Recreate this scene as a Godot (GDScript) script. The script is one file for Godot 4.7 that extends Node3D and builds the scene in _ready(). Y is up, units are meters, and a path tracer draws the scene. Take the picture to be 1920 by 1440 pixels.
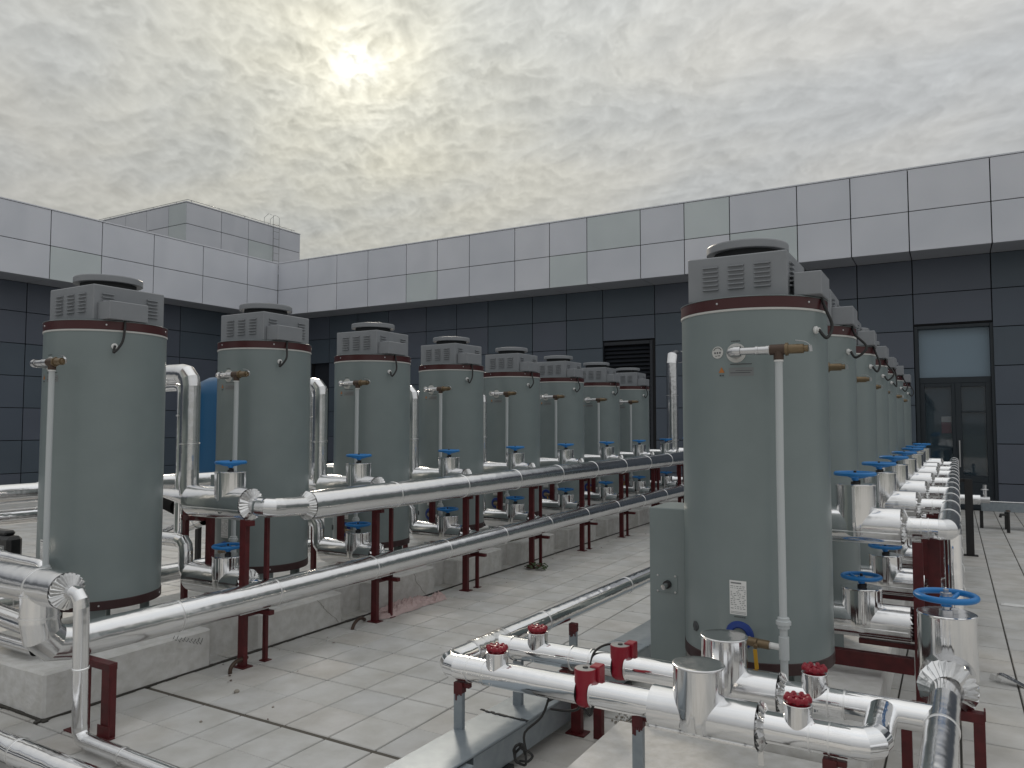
extends Node3D
# A roof terrace with two rows of gas water heaters, insulated pipework and valves, under a thinly overcast sky.

var M := {}
var taken := {}
var rng := RandomNumberGenerator.new()
const TOP := 0.24          # top of the concrete plinths
const R_TANK := 0.355

# ---------------------------------------------------------------- mesh builder
class MB:
	var v := PackedVector3Array()
	var n := PackedVector3Array()
	var idx := PackedInt32Array()

	func tri(a: Vector3, b: Vector3, c: Vector3, na: Vector3, nb: Vector3, nc: Vector3) -> void:
		var g := (b - a).cross(c - a)
		if g.length_squared() < 1e-16:
			return
		var k := v.size()
		v.push_back(a)
		n.push_back(na)
		if g.dot(na + nb + nc) > 0.0:
			v.push_back(c); n.push_back(nc)
			v.push_back(b); n.push_back(nb)
		else:
			v.push_back(b); n.push_back(nb)
			v.push_back(c); n.push_back(nc)
		idx.push_back(k); idx.push_back(k + 1); idx.push_back(k + 2)

	func quadn(a: Vector3, b: Vector3, c: Vector3, d: Vector3, na: Vector3, nb: Vector3, nc: Vector3, nd: Vector3) -> void:
		tri(a, b, c, na, nb, nc)
		tri(a, c, d, na, nc, nd)

	func flat(a: Vector3, b: Vector3, c: Vector3, toward: Vector3) -> void:
		var g := (b - a).cross(c - a)
		if g.length_squared() < 1e-16:
			return
		g = g.normalized()
		if g.dot(toward) < 0.0:
			g = -g
		tri(a, b, c, g, g, g)

	func flatq(a: Vector3, b: Vector3, c: Vector3, d: Vector3, toward: Vector3) -> void:
		flat(a, b, c, toward)
		flat(a, c, d, toward)

	# a box of full size s about c, its edges chamfered by e
	func box(c: Vector3, s: Vector3, e := 0.0, t := Basis.IDENTITY) -> void:
		var h := s * 0.5
		var q := h - Vector3(e, e, e)
		for ax in 3:
			for sg in [-1.0, 1.0]:
				var o := Vector3.ZERO
				o[ax] = sg
				var b1 := (ax + 1) % 3
				var b2 := (ax + 2) % 3
				var p: Array[Vector3] = []
				for k in [[-1.0, -1.0], [1.0, -1.0], [1.0, 1.0], [-1.0, 1.0]]:
					var w := Vector3.ZERO
					w[ax] = sg * h[ax]
					w[b1] = k[0] * q[b1]
					w[b2] = k[1] * q[b2]
					p.append(c + t * w)
				flatq(p[0], p[1], p[2], p[3], t * o)
		if e <= 0.0:
			return
		for ax in 3:
			var b1 := (ax + 1) % 3
			var b2 := (ax + 2) % 3
			for s1 in [-1.0, 1.0]:
				for s2 in [-1.0, 1.0]:
					var p: Array[Vector3] = []
					for k in [[-1.0, 0], [1.0, 0], [1.0, 1], [-1.0, 1]]:
						var w := Vector3.ZERO
						w[ax] = k[0] * q[ax]
						w[b1] = s1 * (h[b1] if k[1] == 0 else q[b1])
						w[b2] = s2 * (q[b2] if k[1] == 0 else h[b2])
						p.append(c + t * w)
					var o := Vector3.ZERO
					o[b1] = s1
					o[b2] = s2
					flatq(p[0], p[1], p[2], p[3], t * o)
		for sx in [-1.0, 1.0]:
			for sy in [-1.0, 1.0]:
				for sz in [-1.0, 1.0]:
					var o := Vector3(sx, sy, sz)
					flat(c + t * (o * Vector3(h.x, q.y, q.z)), c + t * (o * Vector3(q.x, h.y, q.z)), c + t * (o * Vector3(q.x, q.y, h.z)), t * o)

	# a bar of w by h from a to b
	func bar(a: Vector3, b: Vector3, w: float, h: float, e := 0.002) -> void:
		var d := (b - a).normalized()
		var up := Vector3.UP if absf(d.y) < 0.9 else Vector3.BACK
		var x := up.cross(d).normalized()
		var y := d.cross(x).normalized()
		box((a + b) * 0.5, Vector3(w, h, (b - a).length()), e, Basis(x, y, d))

	# a tube along the points, joints mitred like sheet-metal elbows
	func tube(pts: Array, r: float, sides := 24, cap0 := false, cap1 := false, smooth := false) -> void:
		var m := pts.size()
		var dirs: Array[Vector3] = []
		for i in m - 1:
			dirs.append((pts[i + 1] - pts[i]).normalized())
		var d0 := dirs[0]
		var u := Vector3.UP if absf(d0.y) < 0.9 else Vector3.BACK
		u = (u - d0 * u.dot(d0)).normalized()
		var prev: Array[Vector3] = []
		var prevn: Array[Vector3] = []
		for i in m - 1:
			var d := dirs[i]
			if i > 0:
				var q := Quaternion(dirs[i - 1], d)
				u = q * u
			u = (u - d * u.dot(d)).normalized()
			var w := d.cross(u)
			var rings: Array = []
			var nrm: Array[Vector3] = []
			for e in 2:
				var p: Vector3 = pts[i + e]
				var mn := d
				var j := i + e
				if j > 0 and j < m - 1:
					mn = (dirs[j - 1] + dirs[j]).normalized()
				var ring: Array[Vector3] = []
				for k in sides:
					var a := TAU * k / sides
					var o := (u * cos(a) + w * sin(a))
					if e == 0:
						nrm.append(o)
					o = o * r
					ring.append(p + o - d * (o.dot(mn) / d.dot(mn)))
				rings.append(ring)
			for k in sides:
				var k2 := (k + 1) % sides
				if smooth and i > 0:
					pass
				quadn(rings[0][k], rings[0][k2], rings[1][k2], rings[1][k], nrm[k], nrm[k2], nrm[k2], nrm[k])
			if i == 0 and cap0:
				for k in sides:
					flat(pts[0], rings[0][k], rings[0][(k + 1) % sides], -d)
			if i == m - 2 and cap1:
				for k in sides:
					flat(pts[m - 1], rings[1][k], rings[1][(k + 1) % sides], d)

	# profile of (radius, height) turned about the y axis of t
	func lathe(profile: Array, t := Transform3D.IDENTITY, sides := 40, smooth := false) -> void:
		var m := profile.size()
		var sn: Array[Vector2] = []
		for i in m - 1:
			var d: Vector2 = profile[i + 1] - profile[i]
			sn.append(Vector2(d.y, -d.x).normalized())
		for i in m - 1:
			var n0 := sn[i]
			var n1 := sn[i]
			if smooth:
				if i > 0:
					n0 = (sn[i] + sn[i - 1]).normalized()
				if i < m - 2:
					n1 = (sn[i] + sn[i + 1]).normalized()
			var p0: Vector2 = profile[i]
			var p1: Vector2 = profile[i + 1]
			for k in sides:
				var a := TAU * k / sides
				var b := TAU * (k + 1) / sides
				var ca := Vector3(cos(a), 0, sin(a))
				var cb := Vector3(cos(b), 0, sin(b))
				var up := Vector3.UP
				quadn(t * (ca * p0.x + up * p0.y), t * (cb * p0.x + up * p0.y), t * (cb * p1.x + up * p1.y), t * (ca * p1.x + up * p1.y),
					(t.basis * (ca * n0.x + up * n0.y)).normalized(), (t.basis * (cb * n0.x + up * n0.y)).normalized(), (t.basis * (cb * n1.x + up * n1.y)).normalized(), (t.basis * (ca * n1.x + up * n1.y)).normalized())

	func ring(t: Transform3D, big: float, small: float, seg := 36, sides := 10, wave := 0.0, waves := 0) -> void:
		for i in seg:
			for j in sides:
				var p: Array[Vector3] = []
				var q: Array[Vector3] = []
				for k in [[0, 0], [1, 0], [1, 1], [0, 1]]:
					var a: float = TAU * (i + k[0]) / seg
					var b: float = TAU * (j + k[1]) / sides
					var rr := big + wave * cos(a * waves)
					var o := Vector3(cos(a), 0, sin(a))
					var nn := o * cos(b) + Vector3.UP * sin(b)
					p.append(t * (o * rr + nn * small))
					q.append((t.basis * nn).normalized())
				quadn(p[0], p[1], p[2], p[3], q[0], q[1], q[2], q[3])

	# crimped foil rosette between two radii, facing the y axis of t: saw-tooth pleats
	func rosette(t: Transform3D, r0: float, r1: float, depth: float, pleats: int, lift: float, sd: int) -> void:
		var g := RandomNumberGenerator.new()
		g.seed = sd
		var inner: Array[Vector3] = []
		var outer: Array[Vector3] = []
		for k in pleats:
			var a0 := TAU * (k + g.randf_range(-0.16, 0.16)) / pleats
			var a1 := a0 + TAU * 0.20 / pleats
			var hi := depth * g.randf_range(0.6, 1.5)
			var ro := r1 * g.randf_range(0.95, 1.0)
			for e in 2:
				var a := a0 if e == 0 else a1
				var z := -depth * 0.5 if e == 0 else hi
				inner.append(t * Vector3(cos(a) * r0, lift + z * 0.35, sin(a) * r0))
				outer.append(t * Vector3(cos(a) * ro, z, sin(a) * ro))
		var up := t.basis * Vector3.UP
		var m := pleats * 2
		for k in m:
			var k2 := (k + 1) % m
			flatq(inner[k], inner[k2], outer[k2], outer[k], up)

	# the skirt of a can set saddle-wise on a pipe of radius r that runs along x; its point dips below the pipe's middle
	func saddle(big: float, r: float, top: float, dip: float, sides := 64) -> void:
		var rows := 8
		var grid := []
		for k in sides + 1:
			var a := TAU * k / sides
			var s := absf(sin(a))
			var low := lerpf(r * 0.86, -r * dip, pow(s, 1.25))
			var col := []
			for j in rows + 1:
				var y := lerpf(top, low, float(j) / rows)
				var z := big * sin(a)
				if y < 0.0:
					var lim := sqrt(maxf(r * r - y * y, 0.0)) + 0.0022
					z = clampf(z, -lim, lim)
				col.append([Vector3(big * cos(a), y, z), Vector3(cos(a), -0.25 if y < 0.0 else 0.0, sin(a)).normalized()])
			grid.append(col)
		for k in sides:
			for j in rows:
				var q0 = grid[k][j]
				var q1 = grid[k + 1][j]
				var q2 = grid[k + 1][j + 1]
				var q3 = grid[k][j + 1]
				quadn(q0[0], q1[0], q2[0], q3[0], q0[1], q1[1], q2[1], q3[1])

	# a patch of a cylinder about y, between two angles measured from +z towards +x
	func patch(r: float, a0: float, a1: float, y0: float, y1: float, seg := 6) -> void:
		for i in seg:
			var a := lerpf(a0, a1, float(i) / seg)
			var b := lerpf(a0, a1, float(i + 1) / seg)
			var ca := Vector3(sin(a), 0, cos(a))
			var cb := Vector3(sin(b), 0, cos(b))
			quadn(ca * r + Vector3.UP * y0, cb * r + Vector3.UP * y0, cb * r + Vector3.UP * y1, ca * r + Vector3.UP * y1, ca, cb, cb, ca)

	func done() -> ArrayMesh:
		var a := []
		a.resize(Mesh.ARRAY_MAX)
		a[Mesh.ARRAY_VERTEX] = v
		a[Mesh.ARRAY_NORMAL] = n
		a[Mesh.ARRAY_INDEX] = idx
		var m := ArrayMesh.new()
		m.add_surface_from_arrays(Mesh.PRIMITIVE_TRIANGLES, a)
		return m

# ---------------------------------------------------------------- naming helpers
func numbered(called: String) -> String:
	if not taken.has(called):
		taken[called] = 0
		return called
	taken[called] += 1
	return "%s_%03d" % [called, taken[called]]

func thing(called: String, label: String, category: String, at := Vector3.ZERO, group := "") -> Node3D:
	var o := Node3D.new()
	o.name = numbered(called)
	add_child(o)
	o.position = at
	o.set_meta("label", label)
	o.set_meta("category", category)
	if group != "":
		o.set_meta("group", group)
	return o

func mesh_node(called: String, mesh: Mesh, mat: Material, parent: Node) -> MeshInstance3D:
	var o := MeshInstance3D.new()
	o.mesh = mesh
	o.material_override = mat
	o.name = called
	parent.add_child(o, true)
	return o

func part(called: String, mb: MB, mat: Material, parent: Node) -> MeshInstance3D:
	return mesh_node(called, mb.done(), mat, parent)

func single(called: String, mb: MB, mat: Material, label: String, category: String, group := "") -> MeshInstance3D:
	var o := part(numbered(called), mb, mat, self)
	o.set_meta("label", label)
	o.set_meta("category", category)
	if group != "":
		o.set_meta("group", group)
	return o

func copy_of(o: Node3D, label: String, at: Vector3) -> Node3D:
	var c: Node3D = o.duplicate()
	c.name = numbered(String(o.get_meta("base_name")))
	add_child(c)
	c.position = at
	c.set_meta("label", label)
	return c

func frame_to(dir: Vector3, at: Vector3) -> Transform3D:    # y axis along dir
	var y := dir.normalized()
	var h := Vector3.UP if absf(y.y) < 0.9 else Vector3.BACK
	var x := h.cross(y).normalized()
	return Transform3D(Basis(x, y, x.cross(y)), at)

func bend(a: Vector3, c: Vector3, b: Vector3, r: float, gores: int) -> Array:
	# the points of a mitred bend at corner c on the way from a to b
	var d0 := (c - a).normalized()
	var d1 := (b - c).normalized()
	var ang := d0.angle_to(d1)
	var t := r * tan(ang * 0.5)
	var out := []
	var axis := d0.cross(d1).normalized()
	var side := axis.cross(d0)
	var centre := c - d0 * t + side * r
	for i in gores + 1:
		var x := ang * i / gores
		var rr := r / cos(ang / gores * 0.5) if (i > 0 and i < gores) else r
		out.append(centre + (-side).rotated(axis, x) * rr)
	return out

func curve(pts: Array, steps := 8) -> Array:
	var out := []
	for i in pts.size() - 1:
		var p0: Vector3 = pts[maxi(i - 1, 0)]
		var p1: Vector3 = pts[i]
		var p2: Vector3 = pts[i + 1]
		var p3: Vector3 = pts[mini(i + 2, pts.size() - 1)]
		for k in steps:
			out.append(p1.cubic_interpolate(p2, p0, p3, float(k) / steps))
	out.append(pts[-1])
	return out

# ---------------------------------------------------------------- materials
func lin(r: float, g: float, b: float) -> Color:
	return Color(r, g, b).linear_to_srgb()

func noise_tex(size: int, freq: float, octaves: int, ramp_from: Color, ramp_to: Color, sd: int, low := 0.0, high := 1.0) -> ImageTexture:
	var f := FastNoiseLite.new()
	f.seed = sd
	f.noise_type = FastNoiseLite.TYPE_SIMPLEX_SMOOTH
	f.frequency = freq
	f.fractal_octaves = octaves
	var im := f.get_seamless_image(size, size)
	im.convert(Image.FORMAT_RGB8)
	for y in size:
		for x in size:
			var k := clampf((im.get_pixel(x, y).r - low) / (high - low), 0, 1)
			im.set_pixel(x, y, ramp_from.lerp(ramp_to, k))
	im.generate_mipmaps()
	return ImageTexture.create_from_image(im)

func normal_tex(size: int, freq: float, octaves: int, strength: float, sd: int, stretch := 1.0) -> ImageTexture:
	var f := FastNoiseLite.new()
	f.seed = sd
	f.noise_type = FastNoiseLite.TYPE_SIMPLEX_SMOOTH
	f.frequency = freq
	f.fractal_octaves = octaves
	var im := f.get_seamless_image(size, int(size * stretch))
	if stretch != 1.0:
		im.resize(size, size)
	im.bump_map_to_normal_map(strength)
	return ImageTexture.create_from_image(im)

func streak_tex(size: int, sd: int) -> ImageTexture:      # upright creases, as in sheet foil rolled round a can
	var f := FastNoiseLite.new()
	f.seed = sd
	f.noise_type = FastNoiseLite.TYPE_SIMPLEX_SMOOTH
	f.frequency = 0.018
	f.fractal_octaves = 3
	var im := f.get_seamless_image(size, 16)
	im.resize(size, 8, Image.INTERPOLATE_CUBIC)
	im.resize(size, size, Image.INTERPOLATE_CUBIC)
	im.bump_map_to_normal_map(5.0)
	return ImageTexture.create_from_image(im)

func mat(albedo: Color, rough: float, metal := 0.0) -> StandardMaterial3D:
	var m := StandardMaterial3D.new()
	m.albedo_color = albedo
	m.roughness = rough
	m.metallic = metal
	return m

func tri_tex(m: StandardMaterial3D, tex: Texture2D, scale: float, world := true) -> void:
	m.albedo_texture = tex
	m.uv1_triplanar = true
	m.uv1_world_triplanar = world
	m.uv1_scale = Vector3(scale, scale, scale)

func tri_normal(m: StandardMaterial3D, tex: Texture2D, scale: float, strength: float, world := true) -> void:
	m.normal_enabled = true
	m.normal_texture = tex
	m.normal_scale = strength
	m.uv1_triplanar = true
	m.uv1_world_triplanar = world
	m.uv1_scale = Vector3(scale, scale, scale)

func make_materials() -> void:
	var dent := normal_tex(512, 0.011, 3, 6.0, 11)
	var fine := normal_tex(256, 0.08, 3, 3.0, 12)
	for k in 3:
		var c: float = [0.84, 0.79, 0.89][k]
		var m := mat(lin(c, c, c * 1.01), [0.17, 0.20, 0.09][k], 1.0)
		tri_normal(m, dent, [1.0, 1.3, 0.8][k], [0.18, 0.22, 0.19][k])
		M["foil%d" % k] = m
	var streak := streak_tex(512, 31)
	for k in 2:
		var m := mat(lin(0.78, 0.78, 0.785), 0.11, 1.0)
		tri_normal(m, streak, [3.1, 2.0][k], [0.85, 0.6][k])
		M["can%d" % k] = m
	var pt := mat(lin(0.70, 0.70, 0.70), 0.2, 1.0)
	tri_normal(pt, dent, 3.0, 0.6)
	M.crimp = pt
	M.seam = mat(lin(0.88, 0.88, 0.88), 0.28, 1.0)
	var wt := noise_tex(256, 0.02, 4, Color(0.96, 0.96, 0.96), Color(1, 1, 1), 21)
	var tank := mat(lin(0.215, 0.256, 0.258), 0.32)
	tri_tex(tank, wt, 0.8)
	tank.normal_enabled = true
	tank.normal_texture = streak
	tank.normal_scale = 0.05
	M.tank = tank
	var hood := mat(lin(0.250, 0.262, 0.280), 0.42)
	tri_tex(hood, wt, 1.1)
	M.hood = hood
	M.hood_dark = mat(lin(0.02, 0.022, 0.025), 0.7)
	M.trim = mat(lin(0.55, 0.55, 0.53), 0.5)
	M.base_band = mat(lin(0.034, 0.011, 0.012), 0.4)
	M.band = mat(lin(0.060, 0.014, 0.015), 0.34)
	var ox := mat(lin(0.115, 0.010, 0.013), 0.5)
	tri_tex(ox, noise_tex(256, 0.03, 4, Color(0.75, 0.72, 0.72), Color(1, 1, 1), 22), 1.5)
	M.oxide = ox
	M.black_steel = mat(lin(0.018, 0.017, 0.018), 0.55)
	M.blue = mat(lin(0.012, 0.185, 0.50), 0.38)
	M.blue_tank = mat(lin(0.006, 0.085, 0.20), 0.35)
	M.navy = mat(lin(0.01, 0.04, 0.22), 0.4)
	M.red = mat(lin(0.25, 0.006, 0.020), 0.36)
	M.brass = mat(lin(0.20, 0.145, 0.085), 0.45, 0.5)
	M.bronze = mat(lin(0.085, 0.056, 0.042), 0.5, 0.4)
	M.yellow = mat(lin(0.55, 0.30, 0.02), 0.5)
	M.white = mat(lin(0.75, 0.75, 0.74), 0.5)
	M.plastic_black = mat(lin(0.014, 0.014, 0.016), 0.4)
	M.pvc = mat(lin(0.50, 0.53, 0.54), 0.42)
	M.steel = mat(lin(0.62, 0.62, 0.63), 0.3, 1.0)
	M.rubber = mat(lin(0.02, 0.02, 0.02), 0.7)
	var gal := mat(lin(0.33, 0.37, 0.40), 0.45, 0.5)
	tri_tex(gal, noise_tex(512, 0.03, 5, Color(0.90, 0.91, 0.92), Color(1, 1, 1), 23), 0.9)
	M.galv = gal
	var concrete := noise_tex(1024, 0.010, 6, Color(0.92, 0.917, 0.905), Color(1, 1, 1), 24, 0.15, 0.85)
	var conc := mat(lin(0.75, 0.745, 0.735), 0.85)
	tri_tex(conc, concrete, 0.9)
	conc.normal_enabled = true
	conc.normal_texture = fine
	conc.normal_scale = 0.25
	M.concrete = conc
	M.grout = mat(lin(0.06, 0.056, 0.05), 0.95)
	M.joint = mat(lin(0.10, 0.090, 0.075), 0.95)
	var stain := noise_tex(1024, 0.006, 6, Color(0.91, 0.905, 0.89), Color(1, 1, 1), 25, 0.15, 0.8)
	for k in 4:
		var c: Vector3 = [Vector3(0.600, 0.592, 0.575), Vector3(0.575, 0.571, 0.560), Vector3(0.592, 0.577, 0.558), Vector3(0.560, 0.557, 0.549)][k]
		var m := mat(lin(c.x, c.y, c.z), 0.62)
		tri_tex(m, stain, 0.45)
		m.normal_enabled = true
		m.normal_texture = fine
		m.normal_scale = 0.18
		M["tile%d" % k] = m
	var pan := noise_tex(256, 0.006, 3, Color(0.94, 0.945, 0.95), Color(1, 1, 1), 26)
	for k in 3:
		var c: Vector3 = [Vector3(0.680, 0.695, 0.750), Vector3(0.710, 0.720, 0.770), Vector3(0.620, 0.670, 0.680)][k]
		var m := mat(lin(c.x, c.y, c.z), 0.38)
		tri_tex(m, pan, 0.3)
		M["fascia%d" % k] = m
		var d: Vector3 = [Vector3(0.090, 0.110, 0.142), Vector3(0.100, 0.115, 0.148), Vector3(0.082, 0.105, 0.132)][k]
		var e := mat(lin(d.x, d.y, d.z), 0.42)
		tri_tex(e, pan, 0.3)
		M["dark%d" % k] = e
	M.soffit = mat(lin(0.33, 0.34, 0.37), 0.5)
	M.core = mat(lin(0.012, 0.012, 0.014), 0.9)
	M.frame = mat(lin(0.016, 0.024, 0.032), 0.4)
	M.slat = mat(lin(0.022, 0.026, 0.034), 0.5)
	var gl := mat(Color(0.25, 0.33, 0.38, 0.30), 0.03)
	gl.transparency = BaseMaterial3D.TRANSPARENCY_ALPHA
	gl.metallic_specular = 0.6
	M.glass = gl
	M.film = mat(lin(0.20, 0.27, 0.33), 0.12)
	M.room = mat(lin(0.012, 0.016, 0.02), 0.9)
	M.earth = mat(lin(0.16, 0.17, 0.15), 0.95)
	M.cloth = mat(lin(0.56, 0.43, 0.42), 0.7)
	M.leaf = mat(lin(0.05, 0.075, 0.03), 0.7)
	M.dry_leaf = mat(lin(0.10, 0.045, 0.03), 0.8)
	M.rubble = mat(lin(0.30, 0.275, 0.24), 0.95)
	M.pipe_grey = mat(lin(0.28, 0.29, 0.29), 0.5)
	M.orange = mat(lin(0.45, 0.17, 0.04), 0.5)
	M.sticker_grey = mat(lin(0.20, 0.21, 0.215), 0.5)
	M.print = mat(lin(0.06, 0.065, 0.07), 0.6)

# ---------------------------------------------------------------- sky
func make_sky(sun: Vector3) -> PanoramaSkyMaterial:
	var w := 4096
	var h := 2048
	var half := h / 2
	var big := FastNoiseLite.new()
	big.seed = 5; big.noise_type = FastNoiseLite.TYPE_SIMPLEX_SMOOTH; big.frequency = 0.95; big.fractal_octaves = 4
	var mid := FastNoiseLite.new()
	mid.seed = 9; mid.noise_type = FastNoiseLite.TYPE_SIMPLEX_SMOOTH; mid.frequency = 8.0; mid.fractal_octaves = 5; mid.fractal_gain = 0.58
	var wisp := FastNoiseLite.new()
	wisp.seed = 17; wisp.noise_type = FastNoiseLite.TYPE_SIMPLEX_SMOOTH; wisp.frequency = 9.0; wisp.fractal_type = FastNoiseLite.FRACTAL_RIDGED; wisp.fractal_octaves = 4; wisp.fractal_gain = 0.55
	var data := PackedFloat32Array()
	data.resize(w * h * 3)
	var sa := PackedFloat32Array()
	var ca := PackedFloat32Array()
	for x in w:
		var az := TAU * (x + 0.5) / w
		sa.push_back(sin(az))
		ca.push_back(-cos(az))
	var o := 0
	for y in half + 4:
		var el := PI * 0.5 - PI * (y + 0.5) / h
		var sy := maxf(sin(el), 0.002)
		var cy := cos(el)
		var far := cy / (sy + 0.15)
		var fade := clampf(sy * 4.5 + 0.12, 0.0, 1.0)
		var base := 0.335 + 0.40 * sy + 0.16 * sy * sy
		for x in w:
			var px := sa[x] * far
			var pz := ca[x] * far
			var b := big.get_noise_2d(px, pz * 1.4)
			var q := mid.get_noise_2d(px * 1.1 + pz * 0.3 + b * 0.3, pz * 1.1 - px * 0.2)
			var r := wisp.get_noise_2d(px * 1.05 + pz * 0.35 + q * 0.05, pz * 1.1 - px * 0.3 + q * 0.05)
			var c := (sa[x] * sun.x + ca[x] * sun.z) * cy + sy * sun.y
			var glow := 0.0
			var halo := 0.0
			var core := 0.0
			if c > 0.6:
				var ang := rad_to_deg(acos(minf(c, 1.0)))
				glow = exp(-pow(ang / 17.0, 1.3)) - 0.006
				halo = exp(-pow(ang / 4.2, 1.5))
				core = exp(-pow(ang / 1.25, 2.0)) * maxf(1.0 + q * 1.6 + r * 0.6, 0.0)
			var cloud := 1.0 + b * 0.10 * (0.4 + 0.6 * fade) + q * 0.17 * fade + (r * 0.17 + 0.02) * fade * (0.5 + glow * 1.3)
			var k := base * cloud * (1.0 + 0.10 * (sa[x] * 0.87 - ca[x] * 0.5) * cy)
			var warm := maxf(glow * (0.9 + 0.5 * b), 0.0)
			var hl := halo * 0.15 * maxf(1.0 + r * 1.3 + q * 1.2, 0.0)
			var cool := clampf(-b * 0.06, -0.015, 0.02)
			data[o] = k * (0.975 - cool + 0.29 * warm) + hl + core * 0.42
			data[o + 1] = k * (0.990 - cool * 0.3 + 0.245 * warm) + hl * 0.96 + core * 0.44
			data[o + 2] = k * (0.990 + cool * 0.6 + 0.03 * warm) + hl * 0.86 + core * 0.48
			o += 3
	var im := Image.create_from_data(w, h, false, Image.FORMAT_RGBF, data.to_byte_array())
	im.fill_rect(Rect2i(0, half + 4, w, h - half - 4), Color(0.16, 0.16, 0.155))
	var m := PanoramaSkyMaterial.new()
	m.panorama = ImageTexture.create_from_image(im)
	return m

# ---------------------------------------------------------------- setting
const CAM := Vector3(0, 1.586, 0)
var box_cache := {}

func boxm(s: Vector3, e := 0.0) -> Mesh:
	var k := "%.4f_%.4f_%.4f_%.4f" % [s.x, s.y, s.z, e]
	if not box_cache.has(k):
		var b := MB.new()
		b.box(Vector3.ZERO, s, e)
		box_cache[k] = b.done()
	return box_cache[k]

func slab(called: String, lo: Vector3, hi: Vector3, m: Material, parent: Node, e := 0.0) -> MeshInstance3D:
	var o := mesh_node(called, boxm(hi - lo, e), m, parent)
	o.position = (lo + hi) * 0.5
	return o

func make_floor(cam: Camera3D) -> void:
	var ground := MB.new()
	ground.box(Vector3(0, -18.5, 0), Vector3(3000, 1, 3000))
	var g := part("ground", ground, M.earth, self)
	g.set_meta("kind", "structure")
	var fl := Node3D.new()
	fl.name = "roof_terrace_floor"
	add_child(fl)
	fl.set_meta("kind", "structure")
	slab("screed", Vector3(-17.9, -0.6, -16.6), Vector3(16, -0.010, 9), M.grout, fl)
	slab("expansion_joint", Vector3(-17.8, -0.0095, -2.9255), Vector3(16, -0.0045, -2.8895), M.joint, fl)
	var dx := 0.308
	var dz := 0.3205
	var near := []
	var far := []
	var inv := cam.transform.affine_inverse()
	var f := 1.0 / tan(deg_to_rad(cam.fov * 0.5))
	for i in range(-48, 62):
		for j in range(-36, 43):
			var x := -3.085 + dx * (i + 0.5)
			var z := -2.9075 - dz * (j + 0.5)
			if x < -17.6 or x > 15.8 or z < -16.3 or z > 8.8:
				continue
			var p := inv * Vector3(x, 0, z)
			var vis := p.z < -0.3 and absf(p.x / p.z) * f < 1.38 and absf(p.y / p.z) * f < 1.04
			var under := (x > -5.3 and x < -4.45 and z < -2.5) or (x > -1.2 and x < -0.5 and z < -3.1)
			if vis and not under:
				near.append([-p.z, x, z])
			else:
				far.append([-p.z, x, z])
	near.sort_custom(func(a, b): return a[0] < b[0])
	var tm := tile_mesh()
	var joined: Array[MB] = [MB.new(), MB.new(), MB.new(), MB.new()]
	for k in near.size() + far.size():
		var t = near[k] if k < near.size() else far[k - near.size()]
		var tone := rng.randi() % 4
		var z: float = t[2]
		var extra := 0.0
		if absf(z - (-2.9075 - dz * 0.5)) < 0.05:
			extra = -0.010
		elif absf(z - (-2.9075 + dz * 0.5)) < 0.05:
			extra = 0.010
		var tilt := Vector3(rng.randf_range(-0.0018, 0.0018), 0, rng.randf_range(-0.0018, 0.0018))
		if k < 300:
			var o := mesh_node("floor_tile" if k == 0 else "floor_tile_%03d" % k, tm, M["tile%d" % tone], fl)
			o.position = Vector3(t[1], rng.randf_range(-0.0008, 0.0004), z + extra)
			o.rotation = tilt
		else:
			tile_into(joined[tone], Vector3(t[1], rng.randf_range(-0.0012, 0.0003), z + extra))
	for k in 4:
		var o := part("floor_tiles" if k == 0 else "floor_tiles_%03d" % k, joined[k], M["tile%d" % k], fl)
		o.set_meta("kind", "stuff")

func tile_into(b: MB, c: Vector3) -> void:
	var hx := 0.1492
	var hz := 0.1552
	var e := 0.003
	var p: Array[Vector3] = []
	var q: Array[Vector3] = []
	for k in [[-1, -1], [1, -1], [1, 1], [-1, 1]]:
		p.append(c + Vector3(k[0] * (hx - e), 0, k[1] * (hz - e)))
		q.append(c + Vector3(k[0] * hx, -e * 1.5, k[1] * hz))
	b.flatq(p[0], p[1], p[2], p[3], Vector3.UP)
	for k in 4:
		var k2 := (k + 1) % 4
		b.flatq(p[k], p[k2], q[k2], q[k], (p[k] + p[k2]) * 0.5 - c + Vector3.UP * 0.05)
		b.flatq(q[k], q[k2], q[k2] - Vector3.UP * 0.01, q[k] - Vector3.UP * 0.01, (p[k] + p[k2]) * 0.5 - c)

func tile_mesh() -> Mesh:
	var b := MB.new()
	tile_into(b, Vector3.ZERO)
	return b.done()

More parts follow.
